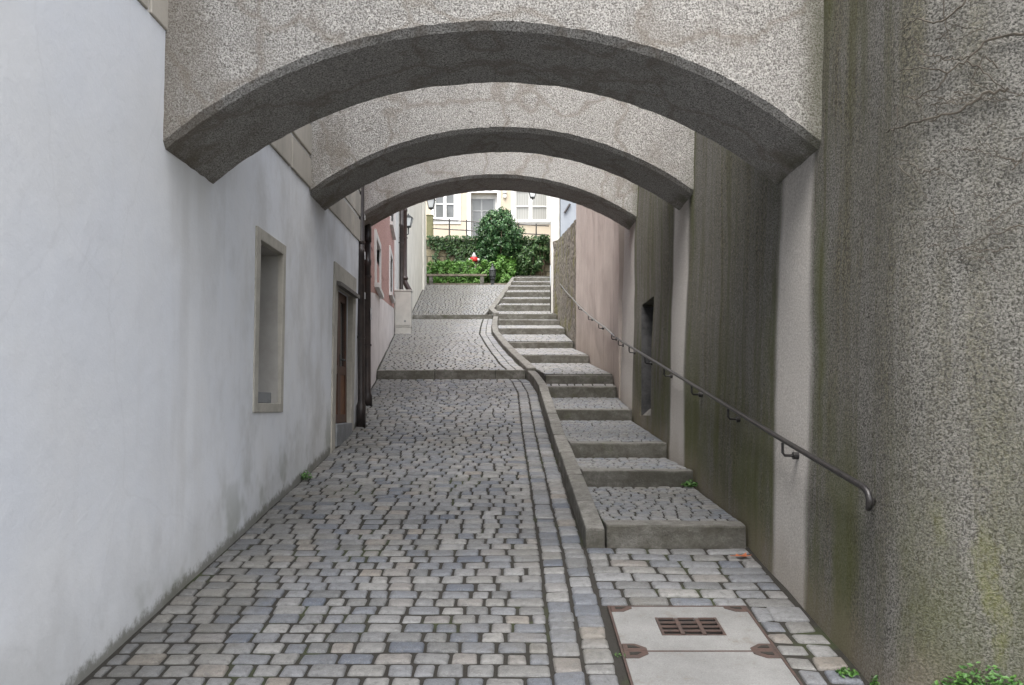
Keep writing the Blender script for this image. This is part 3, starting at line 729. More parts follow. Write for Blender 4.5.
# path in plan: far end -> corner -> turned end
PATH = [(13.35, 'r'), (4.0, 'r')]
corner = []
cy, cr = 3.60, .42
c0 = Vector((right_base(4), cy+cr)); dirn = Vector((math.cos(-.62), math.sin(-.62)))
pts2 = [Vector((right_base(y), y)) for y in [13.35-.1*i for i in range(96)]]
for k in range(1, 13):
    a = k/12*(PI/2-.62); pts2.append(Vector((right_base(4)+cr*(1-math.cos(a)), 3.85-cr*math.sin(a))))
last = pts2[-1]
for k in range(1, 20): pts2.append(last+dirn*(.16*k))
cum = [0]
for a, b in zip(pts2, pts2[1:]): cum.append(cum[-1]+(b-a).length)
def wall_plan(s):
    if s <= 0: return pts2[0], Vector((1, 0))
    for i in range(len(pts2)-1):
        if s <= cum[i+1]+1e-9:
            t = (s-cum[i])/(cum[i+1]-cum[i]); d = (pts2[i+1]-pts2[i]).normalized()
            d0 = (pts2[i]-pts2[max(i-1, 0)]).normalized() if i > 0 else d
            d2 = (pts2[min(i+2, len(pts2)-1)]-pts2[i+1]).normalized() if i+2 < len(pts2) else d
            dd = ((d0+d)*(1-t)+(d+d2)*t).normalized()
            return pts2[i].lerp(pts2[i+1], t), Vector((-dd.y, dd.x))
    d = dirn; return pts2[-1], Vector((-d.y, d.x))
def rf(a, b, d):
    p, nrm = wall_plan(a); off = d+.02*(b-EYE+1.3)
    return (p.x+nrm.x*off, p.y+nrm.y*off, b)
def s_of(y): return 13.35-y
NICHE = (s_of(11.25), s_of(10.35), ramp_z(10.9)+.12, EYE+1.36, .52)
sheet(rf, 0, cum[-1], -1.2, 6.2, .11, .8, [NICHE], .018, 1.1, .16).obj('wall', 'wall_roughcast', RW, smooth='auto')
m = MB(); qz = ramp_z(10.9)+.122
for k in range(5):
    y = 10.37+k*.175; q = right_base(y)
    m.box(q+.40-.05*(k % 2), q+.56, y, y+.165, qz, EYE+.9-.12*abs(k-2))
m.obj('niche_rubble', 'dark_stone', RW, bevel=.02)
m = MB(); q = right_base(11.24); m.box(q+.045, q+.545, 11.222, 11.246, qz, EYE+1.33)
m.obj('niche_shade_slab', 'dark_stone', RW)  # added slab: dark stone tone that also carries the recess shade
m = MB(); q = right_base(10.8)
m.hexa([(q+.05, 10.37, qz), (q+.36, 10.37, qz), (q+.36, 11.215, qz), (q+.05, 11.215, qz), (q+.12, 10.39, qz+.10), (q+.36, 10.38, qz+.22), (q+.36, 11.2, qz+.2), (q+.14, 11.2, qz+.08)])
m.obj('corner_stone', 'granite', RW, bevel=.02)
# withered creeper stems clinging to the turned end
def creeper():
    T = thing('creeper_stems', Vector(rf(s_of(3.5), EYE+1.5, 0)), 'thin dark withered creeper stems clinging high on the coarse turned end of the wall', 'creeper')
    tab = []
    for i in range(600):
        s_ = lerp(s_of(4.1), cum[-1], i/599); q = Vector(rf(s_, EYE+1.4, 0)); tab.append((q.x/q.y, s_, q.y))
    def P(u, v):
        g = (u-CU)/F; e, s_, y = min(tab, key=lambda k: abs(k[0]-g))
        return Vector(rf(s_, EYE+(CV-v)/F*y, -.028-random.uniform(0, .004)))
    walks = []; rs = random.Random(5)
    for k in range(46):
        u, v, a = rs.uniform(900, 1020), rs.uniform(-5, 265), rs.choice([0, PI])+rs.gauss(0, .55); w = [(u, v)]
        for _ in range(rs.randint(3, 7)):
            u += 9*math.cos(a); v += 7*math.sin(a); a += rs.gauss(0, .4)
            if 897 < u < 1035: w.append((u, v))
        if len(w) > 2: walks.append((w, rs.uniform(.0018, .0036)))
    walks = tuple(walks)
    for line, r0 in (([(1030, 34), (990, 42), (968, 62), (950, 74), (930, 70), (905, 72)], .006), ([(1010, 92), (985, 96), (962, 112), (935, 120), (905, 128), (893, 133)], .007),
                     ([(950, 74), (938, 92), (920, 100), (906, 96)], .004), ([(966, 2), (945, 25), (920, 20), (905, 30)], .005), ([(945, -4), (948, 28), (952, 50)], .003),
                     ([(1030, 226), (1000, 234), (975, 244)], .004), ([(905, 165), (918, 180), (932, 200)], .003), ([(1000, 70), (985, 58), (972, 84), (990, 92)], .004),
                     ([(968, 62), (985, 75), (1003, 90), (1030, 100)], .004))+walks:
        pts = []
        for (a, b) in zip(line, line[1:]):
            for k in range(5):
                t = k/5; pts.append(P(lerp(a[0], b[0], t)+random.uniform(-1.2, 1.2), lerp(a[1], b[1], t)+random.uniform(-2, 2)))
        pts.append(P(*line[-1])); n = len(pts); m = MB()
        m.tube(pts, [r0*(1-.65*i/n) for i in range(n)], 5); m.obj('stem', 'dead_stem', T)
creeper()

# ------------------------------------------------------------------ pink wall, mossy wall, pale building on the right
PW = thing('pink_wall', (1.9, 17, ramp_z(17)), 'tall pinkish rendered wall with vertical board lines beside the middle steps', 'wall')
sheet(lambda a, b, d: (right_base(a)+d, a, b), 13.36, 20.5, 0.5, 8.6, .35, .5, [], .02).obj('wall', 'pink', PW)
def rubble_top(y): return poly([(20.5, zv(219.5, 20.5)), (29.2, zv(241, 29.2))], y)
MW = thing('mossy_wall', (1.8, 24, ramp_z(24)), 'dark mossy rubble wall with sloping top between the pink wall and pale building', 'wall')
sheet(lambda a, b, d: (right_base(a)+d, a, lerp(3.0, rubble_top(a), b)), 20.52, 29.3, 0, 1, .3, .6, [], .035, 1.5, .06).obj('wall', 'rubble', MW)
PB = thing('pale_building', (2.6, 32, 6), 'pale plastered building corner with blue grey side at the top of the steps', 'building')
m = MB(); m.hexa([(1.36, 29.62, 3.5), (1.66, 29.62, 3.5), (2.5, 47, 3.5), (2.12, 47, 3.5), (1.36, 29.62, 15), (1.66, 29.62, 15), (2.5, 47, 15), (2.12, 47, 15)]); m.obj('wall', 'pale_render', PB, bevel=.02)
m = MB(); m.hexa([(1.665, 29.36, 3.5), (5.5, 29.36, 3.5), (5.5, 47, 3.5), (2.51, 47, 3.5), (1.665, 29.36, 15), (5.5, 29.36, 15), (5.5, 47, 15), (2.51, 47, 15)]); m.obj('side_wall', 'bluegrey_panel', PB, bevel=.02)
m = MB(); m.tube([at(564.5, 213, 29.3), at(570, 204, 29.3)], .035, 8); m.obj('stay_bar', 'black_pipe', PB)

# ------------------------------------------------------------------ handrails
def handrail(label, pts, brs, mat, end_hook, off=.085):
    HR = thing('handrail', pts[0]-Vector((0, 0, .9)), label, 'handrail', 'handrails along the steps')
    m = MB(); path = list(pts)
    if end_hook:
        e = path[0]; d = (path[0]-path[1]).normalized()
        hook = [e+d*.01, e+d*.04+Vector((0, 0, -.003)), e+d*.068+Vector((.002, 0, -.018)), e+d*.08+Vector((.004, 0, -.045)), e+d*.072+Vector((.006, 0, -.072)), e+d*.05+Vector((.012, 0, -.088)), e+d*.015+Vector((.03, 0, -.092)), e-d*.03+Vector((.05, 0, -.090)), e-d*.07+Vector((.075, 0, -.088)), e-d*.10+Vector((.12, 0, -.088))]
        n = 5; dense = []
        path = list(reversed(hook))+path[1:]
    m.tube(path, .0155, 12); ro = m.obj('rail', mat, HR, smooth=True)
    for p in brs:
        xw = right_x(p.y, p.z)+.02
        m = MB(); m.tube([p+Vector((0, 0, -.018)), p+Vector((0, 0, -.075)), p+Vector((.012, 0, -.092)), Vector((xw, p.y, p.z-.094))], .0085, 8)
        m.tube([Vector((xw-.05, p.y, p.z-.094)), Vector((xw+.02, p.y, p.z-.094))], .022, 10)
        m.obj('bracket', 'rail_steel', HR)
    return HR
def rail_pt(y): return Vector((right_x(y, EYE+poly([(3.7, -.37), (13.3, 1.09)], y))-.09, y, EYE+poly([(3.7, -.38), (5, -.19), (9, .43), (13.3, 1.095)], y)))
handrail('dark steel handrail with a hooked end fixed along the stained retaining wall', [rail_pt(3.88+.4*i) for i in range(24)]+[rail_pt(13.3)], [rail_pt(y) for y in (5.02, 6.3, 7.6, 9.0, 10.3, 11.75, 13.0)], 'rail_steel', True)
def rail_up(y): return Vector((poly([(13.2, 1.585), (20.5, 1.45), (25.5, 1.45)], y), y, zv(poly([(13.2, 336.5), (14.5, 327), (20.5, 298.2), (20.6, 298), (25.5, 284)], y), y)))
ru = [rail_up(13.2+.4*i) for i in range(32)]
for p in ru: p.x = right_base(p.y)-.09
handrail('grey steel handrail farther up, fixed along the pink and mossy walls', ru, [Vector((right_base(y)-.09, y, rail_up(y).z)) for y in (13.6, 15.3, 17.0, 19.0, 22, 25)], 'rail_worn', False)

# ------------------------------------------------------------------ pink house on the left
PH = thing('pink_house', (-2.6, 16, ramp_z(16)), 'narrow house with pink pebbledash above a whitewashed base and a dark brown drainpipe', 'house')
def phf(a, b, d): return (left_base(a)-d, a, b)
def soc(y): return EYE+poly([(11, 1.55), (15, 2.02), (22.5, 2.64), (24, 2.75)], y)
sheet(lambda a, b, d: phf(a, lerp(.5, soc(a), b), d), 11.0, 23.95, 0, 1, .4, .5, [], .012, 1, .08).obj('whitewashed_base', 'white_lower', PH)
WN = [(15.0, 16.5, EYE+2.20, EYE+3.15), (20.2, 21.7, EYE+2.75, EYE+3.85), (20.6, 22.4, EYE+4.5, EYE+5.2)]
sheet(lambda a, b, d: phf(a, b, d), 11.0, 23.2, EYE+2.68, 11, .4, .5, [(w[0]+.15, w[1]-.15, max(w[2]+.1, EYE+2.69), w[3]-.1, .18) for w in WN], .012).obj('wall', 'pebbledash', PH)
sheet(lambda a, b, d: phf(a, lerp(soc(a)+.002, EYE+2.678, b), d), 11.0, 22.6, 0, 1, .4, .48, [], .008, 1, .5).obj('lower_wall', 'pebbledash', PH)
for (a, b, c, d) in WN:
    m = MB(); q = left_base((a+b)/2); s = -.095
    def fb(y0, y1, z0, z1, o0=.03, o1=.05):
        m.hexa([(left_base(y0)-o1, y0, z0), (left_base(y0)+o0, y0, z0), (left_base(y1)+o0, y1, z0), (left_base(y1)-o1, y1, z0), (left_base(y0)-o1, y0, z1), (left_base(y0)+o0, y0, z1), (left_base(y1)+o0, y1, z1), (left_base(y1)-o1, y1, z1)])
    fb(a, a+.15, c, d); fb(b-.15, b, c, d); fb(a+.151, b-.151, d-.12, d); fb(a-.05, b+.05, c-.08, c-.001, .08)
    w = m.obj('window', 'white_paint', PH)
    m = MB(); fb(a+.152, b-.152, max(c, EYE+2.0), d-.122, -.10, .12); m.obj('pane', 'dark_glass', w)
m = MB()
m.hexa([(left_base(23.2)-.4, 23.21, EYE+2.8), (left_base(23.2)+.03, 23.21, EYE+2.8), (left_base(23.95)+.03, 23.95, EYE+2.8), (left_base(23.95)-.4, 23.95, EYE+2.8), (left_base(23.2)-.4, 23.21, 11), (left_base(23.2)+.03, 23.21, 11), (left_base(23.95)+.03, 23.95, 11), (left_base(23.95)-.4, 23.95, 11)])
m.obj('corner_strip', 'white_paint', PH)
p2 = drainpipe(PH, left_base(12.45)+.085, 12.45, ramp_z(12.45)-.02, EYE+2.48, .048, 'black_pipe', (.9, 1.9), .16)
m = MB(); e = Vector((left_base(12.45)+.085, 12.45, EYE+2.48))
m.tube([e+Vector((0, 0, -.06)), e+Vector((0, 0, .02)), e+Vector((.0, .01, .12)), e+Vector((-.02, .06, .22)), e+Vector((-.03, .2, .36)), e+Vector((-.03, .26, 1.2)), e+Vector((-.03, .26, 4))], 0.058, 14)
m.obj('pipe_elbow', 'black_pipe', p2, smooth=True)
m = MB(); m.box(e.x+.05, e.x+.064, 12.40, 12.46, ramp_z(12.45)+1.25, ramp_z(12.45)+1.42); m.obj('sticker', 'sticker', p2)
m = MB(); m.hexa([(left_base(11.45)-.02, 11.45, ramp_z(11.5)+.75), (left_base(11.45)+.012, 11.45, ramp_z(11.5)+.75), (left_base(12.3)+.012, 12.3, ramp_z(11.5)+.75), (left_base(12.3)-.02, 12.3, ramp_z(11.5)+.75),
     (left_base(11.45)-.02, 11.45, ramp_z(11.5)+2.2), (left_base(11.45)+.012, 11.45, ramp_z(11.5)+2.2), (left_base(12.3)+.012, 12.3, ramp_z(11.5)+2.2), (left_base(12.3)-.02, 12.3, ramp_z(11.5)+2.2)])
m.obj('wood_shutter', 'door_frame_wood', PH)

# ------------------------------------------------------------------ cream house, pipes, lantern, utility box
CH = thing('cream_house', (-3.6, 30, ramp_z(30)), 'bright cream rendered house with a sloping buttress beside the top lane', 'house')
sheet(lambda a, b, d: (left_base(a)-d, a, b), 24.0, 38.6, 2.5, 14, .8, .6, []).obj('wall', 'cream_render', CH)
m = MB(); y0, y1 = 36.2, 38.55
m.hexa([(-4.2, y0, 5), (left_base(y0)+.10, y0, 5), (left_base(y1)+.10, y1, 5), (-4.2, y1, 5), (-4.2, y0, 14), (left_base(y0)+.02, y0, 14), (left_base(y1)-.06, y1, 14), (-4.2, y1, 14)]); m.obj('buttress', 'cream_render', CH, bevel=.03)
drainpipe(CH, left_base(24.0)+.10, 24.05, ramp_z(23.4)+1.1, 13, .055, 'black_pipe', (1.5, 3.5), .05)
o = drainpipe(CH, left_base(24.4)+.15, 24.5, ramp_z(24.4)+1.45, 13, .075, 'brown_pipe', (1.2, 3.2), .05)
m = MB(); e = Vector((left_base(24.4)+.15, 24.5, ramp_z(24.4)+1.47))
m.tube([e, e+Vector((.02, 0, -.10)), e+Vector((.09, 0, -.24)), e+Vector((.15, 0, -.33)), e+Vector((.15, 0, -.75))], .075, 14); m.obj('pipe_elbow', 'brown_pipe', o, smooth=True)
UB = thing('utility_box', (-2.98, 23.2, ramp_z(23.2)), 'grey metal utility cabinet below the brown drainpipes by the cream house', 'cabinet')
bz = ramp_z(23.1)-.02; x0, x1 = (394.5-CU)*23.1/F, (411-CU)*23.1/F
m = MB(); m.box(x0, x1, 23.1, 23.42, bz+.2, bz+1.17); m.box(x0-.01, x1+.012, 23.085, 23.43, bz+1.172, bz+1.215); m.obj('cabinet_body', 'box_grey', UB, bevel=.012)
m = MB(); m.box(x0+.01, x1-.01, 23.11, 23.42, bz-.05, bz+.195); m.obj('plinth', 'box_grey', UB, bevel=.01)
m = MB(); m.box(x0+.03, x1-.03, 23.088, 23.098, bz+.25, bz+1.13); d = m.obj('cabinet_door', 'box_grey', UB, bevel=.003)
m = MB(); m.tube([(x1-.16, 23.087, bz+.36), (x1-.16, 23.075, bz+.36)], .03, 12); m.obj('lock', 'lead_sill', d)
def lantern_at(name, c, s, label, hang=None, arm=None, group=None):
    """a four-sided street lantern of height s, c = its middle"""
    L = thing(name, c-Vector((0, 0, s*.5)), label, 'lantern', group)
    def frus(m, z0, w0, z1, w1):
        m.hexa([(c.x-w0, c.y-w0, c.z+z0), (c.x+w0, c.y-w0, c.z+z0), (c.x+w0, c.y+w0, c.z+z0), (c.x-w0, c.y+w0, c.z+z0), (c.x-w1, c.y-w1, c.z+z1), (c.x+w1, c.y-w1, c.z+z1), (c.x+w1, c.y+w1, c.z+z1), (c.x-w1, c.y+w1, c.z+z1)])
    m = MB(); frus(m, -.30*s, .14*s, .20*s, .25*s); m.obj('lamp_glass', 'lamp_glass', L)
    m = MB(); frus(m, .205*s, .30*s, .38*s, .10*s); frus(m, .381*s, .05*s, .5*s, .02*s); m.obj('lamp_roof', 'lantern_metal', L)
    m = MB()
    for sx in (-1, 1):
        for sy in (-1, 1): m.tube([c+Vector((sx*.145*s, sy*.145*s, -.3*s)), c+Vector((sx*.255*s, sy*.255*s, .203*s))], .022*s, 6)
    frus(m, -.36*s, .16*s, -.302*s, .165*s); frus(m, -.46*s, .03*s, -.361*s, .09*s); m.obj('lamp_frame', 'lantern_metal', L)
    m = MB()
    if hang: m.tube([c+Vector((0, 0, .5*s)), hang], .012, 6)
    if arm: m.tube([arm, Vector((c.x, arm.y, arm.z+.02)), Vector((c.x, c.y, c.z-.40*s))], .022, 8)
    m.obj('lamp_bracket', 'lantern_metal', L)
lc = at(408.3, 221.5, 27.0)
lantern_at('wall_lantern', lc, .50, 'black wall lantern with frosted glass beside the brown drainpipe', arm=Vector((left_base(27.3)-.02, 27.0, lc.z-.42)))
for (u, v, y, lab) in ((431, 203, 31, 'grey hanging lantern in front of the left window of the peach house'), (532.5, 192.5, 31, 'grey hanging lantern in front of the wide right window of the peach house')):
    c = at(u, v, y); lantern_at('hanging_lantern', c, .56, lab, hang=Vector((c.x, c.y, 11.2)), group='lanterns hung over the lane')
m = MB(); m.tube([Vector((lerp(-3.6, 1.40, i/20), 31, 11.2+.6*(2*i/20-1)**2*.5)) for i in range(21)], .012, 6)
tag(m.obj('hanging_cable', 'lantern_metal'), 'thin cable across the lane from which the two grey lanterns hang', 'cable')

# ------------------------------------------------------------------ garden terrace at the top
GW = thing('garden_wall', (-1.3, 40.3, gz(40)), 'old sandstone block terrace wall overgrown with ivy behind the hedge', 'wall')
TZ = zv(241, 40.4)
sheet(lambda a, b, d: (a, 40.3+d, b), -4.2, 1.80, 6.2, TZ, .4, .5, [], .03).obj('wall', 'garden_stone', GW)
m = MB(); x = -4.2
while x < 1.7: l = random.uniform(.7, 1.1); m.box(x, min(x+l-.01, 1.80), 40.2, 40.82, TZ+.002, TZ+.09); x += l
m.obj('coping', 'garden_stone', GW, bevel=.02)
m = MB(); m.box(-9, 1.8, 40.83, 60, 6.3, TZ+.05); tag(m.obj('terrace', 'granite'), kind='structure')
def rzl(v): return zv(v, 40.6)
RL = thing('terrace_railing', (-1.3, 40.6, TZ+.09), 'thin dark iron railing with three rails on top of the ivy wall', 'railing')
m = MB()
for va, vb in ((219.4, 226), (228.4, 235), (237.4, 243)): m.tube([Vector(((432-CU)*40.6/F, 40.6, rzl(va))), Vector(((549-CU)*40.6/F, 40.6, rzl(vb)))], .026, 8)
m.obj('rail', 'rail_steel', RL)
for u in (449.4, 466.7, 484, 501.4, 518.7, 536.2):
    t = (u-432)/117; m = MB(); x = (u-CU)*40.6/F; m.box(x-.03, x+.03, 40.57, 40.63, TZ+.085, rzl(lerp(219.4, 226, t))+.06); m.obj('post', 'rail_steel', RL)
m = MB(); x0, x1 = (426.3-CU)*40.4/F, (432.8-CU)*40.4/F
m.box(x0, x1, 40.42, 40.7, TZ+.092, zv(216, 40.5)); m.box(x0-.015, x1+.015, 40.40, 40.72, zv(216, 40.5)+.001, zv(215, 40.5))
tag(m.obj('gate_pillar', 'mossy_post', bevel=.02), 'square mossy stone pillar at the left end of the iron railing', 'pillar')

# peach house
FH = thing('peach_house', (-1, 45, TZ+.05), 'peach rendered house with white framed windows above the garden terrace', 'house')
FY = 45.0
def fx(u, y=FY): return (u-CU)*y/F
def fz(v, y=FY): return zv(v, y)
fw = (fx(434), fx(455.5), fz(219), fz(180)); fd = (fx(471), fx(497), fz(262), fz(193)); fr = (fx(514.5), fx(548.5), fz(221), fz(183))
sheet(lambda a, b, d: (a, FY+d, b), -7, 4.5, TZ-.3, 17, .8, .5, [fw+(.16,), fd+(.45,), fr+(.16,)]).obj('wall', 'peach_render', FH)
def trim(x0, x1, z0, z1, ix0, ix1, iz0, iz1, out=.05, bottom=True):
    m = MB(); y0, y1 = FY-out, FY+.05
    m.box(x0, ix0, y0, y1, z0, z1); m.box(ix1, x1, y0, y1, z0, z1); m.box(ix0+.001, ix1-.001, y0, y1, iz1, z1)
    if bottom: m.box(ix0+.001, ix1-.001, y0, y1, z0, iz0)
    return m
def glazing(win, h, bars, muntins, name='window', glass='blind_glass', frame_w=.10, y=FY+.07):
    x0, x1, z0, z1 = h; m = MB(); e = .004
    m.box(x0+e, x0+frame_w, y, y+.07, z0+e, z1-e); m.box(x1-frame_w, x1-e, y, y+.07, z0+e, z1-e); m.box(x0+frame_w+.001, x1-frame_w-.001, y, y+.07, z1-frame_w, z1-e); m.box(x0+frame_w+.001, x1-frame_w-.001, y, y+.07, z0+e, z0+frame_w)
    for u, wd in bars: m.box(fx(u)-wd, fx(u)+wd, y-.01, y+.06, z0+frame_w+.001, z1-frame_w-.001)
    xs_ = [x0+frame_w]+[q for u, wd in bars for q in (fx(u)-wd, fx(u)+wd)]+[x1-frame_w]
    for v, wd in muntins:
        for a, b in zip(xs_[::2], xs_[1::2]): m.box(a+.001, b-.001, y+.005, y+.05, fz(v)-wd, fz(v)+wd)
    o = m.obj('frame', 'white_paint', win)
    m = MB(); m.box(x0+e, x1-e, y+.072, y+.08, z0+e, z1-e); m.obj('pane', glass, win)
w1 = trim(fx(431), fx(461), fz(224), fz(176), fw[0], fw[1], fw[2], fw[3]).obj('window', 'white_paint', FH)
glazing(w1, fw, [(444.7, .085)], [(203.6, .035), (188, .035)], glass='grey_glass')
m = MB(); m.box(fx(433), fx(458), FY-.12, FY-.051, fz(220.5), fz(218.8)); m.obj('sill', 'white_paint', w1)
w2 = trim(fx(511), fx(551), fz(224.5), fz(178), fr[0], fr[1], fr[2], fr[3]).obj('window', 'white_paint', FH)
glazing(w2, fr, [(530.6, .10)], [(206, .035), (190, .035)])
m = MB(); m.box(fx(512), fx(551), FY-.12, FY-.051, fz(222.8), fz(221)); m.obj('sill', 'white_paint', w2)
d1 = trim(fx(467), fx(500.5), TZ-.2, fz(188), fd[0], fd[1], fd[2], fd[3], bottom=False).obj('door_surround', 'white_paint', FH)
m = MB(); y = FY+.32
X0, X1 = fd[0]+.004, fx(495)
m.box(X1+.001, fd[1]-.004, y-.02, y+.1, fd[2]+.01, fd[3]-.004); m.box(X0, X1, y-.02, y+.1, fz(197.3), fd[3]-.004); m.obj('door_frame', 'white_paint', d1)
m = MB(); cols = [X0, fx(481.4), X1]; rows = [fd[2]+.02, fz(221), fz(209.5), fz(197.6)]
m.box(X0, X0+.09, y, y+.05, rows[0], rows[-1]); m.box(X1-.09, X1-.0, y, y+.05, rows[0], rows[-1]); m.box(cols[1]-.035, cols[1]+.035, y, y+.05, rows[0], rows[-1])
for a, b in ((X0+.0905, cols[1]-.0355), (cols[1]+.0355, X1-.0905)):
    for r in rows: m.box(a, b, y+.002, y+.048, r-.03, r+.03)
do = m.obj('door', 'door_grey', FH)
m = MB(); m.box(X0+.05, X1-.05, y+.03, y+.04, rows[0], rows[-1]); m.obj('pane', 'grey_glass', do)
m = MB(); m.box(fx(503.3), fx(506.3), FY-.14, FY, fz(198.2), fz(194.5)); m.box(fx(503), fx(506.6), FY-.16, FY, fz(193.8), fz(190.8)); m.obj('wall_lamp', 'white_paint', FH, bevel=.015)

# ------------------------------------------------------------------ foliage
def leaf_cloud(m, centre_fn, count, size, out_fn=None, flat=.5):
    for _ in range(count):
        p, n = centre_fn()
        n = (n+Vector((random.gauss(0, flat), random.gauss(0, flat), random.gauss(0, flat)+.15))).normalized()
        a = n.orthogonal().normalized(); a.rotate(Matrix.Rotation(random.uniform(0, 2*PI), 3, n)); b = n.cross(a)
        s = size*random.uniform(.6, 1.3)
        m.add([p-a*s*.5, p+b*s*.30+n*s*.06, p+a*s*.55-n*s*.08, p-b*s*.30+n*s*.06], [(0, 1, 2), (0, 2, 3)])
def clumps(shape, n, r, fill=.35):
    cs = []
    for _ in range(n): cs.append(shape())
    def f():
        c, nn = random.choice(cs)
        d = Vector((random.gauss(0, 1), random.gauss(0, 1), random.gauss(0, 1))).normalized()
        return c+d*r*random.uniform(.35, 1.0), (d*.7+nn*.6)
    return f
def ell(c, rx, ry, rz, lo=.55):
    c = Vector(c)
    def s():
        d = Vector((random.gauss(0, 1), random.gauss(0, 1), random.gauss(0, 1))).normalized(); t = random.uniform(lo, 1)
        return c+Vector((d.x*rx, d.y*ry, d.z*rz))*t, d
    return s
YB = 39.75
bc = at(500, 234, YB)
BU = thing('laurel_bush', (bc.x, YB, gz(40)), 'large round dark green glossy bush in front of the terrace door', 'bush')
m = MB(); base = Vector((bc.x, YB+.1, gz(40)-.1))
m.tube([base, base+Vector((.05, 0, .6)), base+Vector((0, 0, 1.1)), Vector((bc.x, YB, bc.z-.3))], [.10, .085, .07, .05], 8)
for k in range(9):
    a = k*2.4; q = base+Vector((0, 0, .7+.06*k)); m.tube([q, q+Vector((.35*math.cos(a), .3*math.sin(a), .5)), bc+Vector((.9*math.cos(a), .8*math.sin(a), -.3+.13*k))], [.045, .03, .012], 6)
m.obj('trunk', 'bark', BU, smooth=True)
m = MB(); leaf_cloud(m, clumps(ell(bc, 1.12, .9, 1.08, .62), 230, .22), 9000, .135); leaf_cloud(m, clumps(ell(bc, .8, .6, .8, .3), 60, .3), 2200, .14)
leaf_cloud(m, clumps(ell(bc+Vector((-.1, 0, -1.0)), 1.05, .6, .5), 40, .3), 1500, .15)
m.obj('crown', 'laurel_leaf', BU, recalc=False)
IV = thing('ivy', (-2.2, 40.1, gz(40)), 'dark ivy hanging over the sandstone terrace wall behind the hedge', 'ivy')
def ivy_pt():
    while True:
        x = random.uniform(-4.0, 1.75); z = random.uniform(7.0, TZ+.16)
        d = nz(x, 0, z, 1.1)+.5*nz(x, 3, z, 3.2); cov = .05+.75*(z-7.3)/(TZ-7.3)-.25
        if x < -3.1 and z < TZ-.45: cov -= .55
        if d < cov: return Vector((x, 40.27-random.uniform(.02, .22)-(.12 if z > TZ else 0), z)), Vector((0, -1, .25))
m = MB(); leaf_cloud(m, ivy_pt, 5200, .13, flat=.45); m.obj('leaves', 'ivy_leaf', IV, recalc=False)
m = MB()
for k in range(16):
    x = random.uniform(-3.7, 1.5); m.tube([Vector((x, 40.24, gz(40))), Vector((x+random.uniform(-.2, .2), 40.22, 7.3)), Vector((x+random.uniform(-.4, .4), 40.22, TZ))], [.02, .016, .008], 5)
m.obj('stem', 'bark', IV)
def shrub(c, rx, ry, rz, count, mat, label, size=.14, group=None, name='shrub', cat='shrub'):
    c = Vector(c); S = thing(name, (c.x, c.y, gz(c.y)), label, cat, group)
    m = MB(); leaf_cloud(m, clumps(ell(c, rx, ry, rz, .5), max(18, count//45), .2), count, size); m.obj('foliage', mat, S, recalc=False)
    m = MB()
    for k in range(7):
        a = k*.9; m.tube([Vector((c.x, c.y, gz(c.y)-.05)), c+Vector((rx*.6*math.cos(a), ry*.6*math.sin(a), rz*.3))], [.022, .008], 5)
    m.obj('stem', 'bark', S)
HG = thing('low_hedge', (-2.2, 39.2, gz(39)), 'low bright green leafy hedge behind the wooden barrier', 'hedge')
def hedge_c():
    x = random.uniform(-4.0, .1); top = zv(263.0+1.6*nz(x, 0, 0, 1.3), 39.0); z = random.uniform(7.15, top)
    y = 38.95+random.uniform(-.45, .25); return Vector((x, y, z)), Vector((0, -.6, .8) if z > top-.35 else (0, -1, .2))
m = MB(); leaf_cloud(m, clumps(hedge_c, 230, .16), 8500, .14); m.obj('foliage', 'hedge_leaf', HG, recalc=False)
m = MB()
for k in range(26):
    x = -3.9+k*.155; m.tube([Vector((x, 39.2, gz(39)-.05)), Vector((x+random.uniform(-.1, .1), 39.2+random.uniform(-.2, .2), 8.2))], [.016, .007], 5)
m.obj('stem', 'bark', HG)
shrub(at(504, 268, 39.3), .55, .45, .55, 1500, 'hedge_leaf', 'small bright green shrub beside the dark garden lantern', .14)
shrub(at(528, 262, 39.4), .72, .45, .75, 1900, 'ivy_leaf', 'dark leafy shrub between the bright shrub and the pale building', .14)
shrub(at(541, 248, 39.9), .45, .3, .55, 1100, 'ivy_leaf', 'small ivy-like shrub at the right end of the railing', .13)
# soil bed behind the barrier
m = MB(); m.box(-4.4, 1.68, 38.32, 40.27, 6.0, zv(284, 38.3)); tag(m.obj('garden_bed', 'soil'), kind='structure')
# wooden barrier
WB = thing('wooden_barrier', (-2.5, 38.15, ramp_z(38.1)), 'low weathered wooden barrier rail on two posts before the hedge', 'barrier')
yb = 38.12
def bx_(u, y=yb): return (u-CU)*y/F
m = MB(); m.box(bx_(425), bx_(487), yb-.09, yb+.05, zv(276.3, yb), zv(274.2, yb)); m.obj('top_rail', 'old_wood', WB, bevel=.01)
for u in (431, 482):
    m = MB(); m.box(bx_(u)-.085, bx_(u)+.085, yb-.07, yb+.06, zv(286.5, yb), zv(276.4, yb)); m.obj('post', 'garden_stone' if False else 'granite', WB, bevel=.012)
m = MB(); m.box(bx_(425.5), bx_(509), yb+.09, yb+.17, zv(286.5, yb), zv(282.8, yb)); m.obj('bottom_board', 'old_wood', WB, bevel=.01)
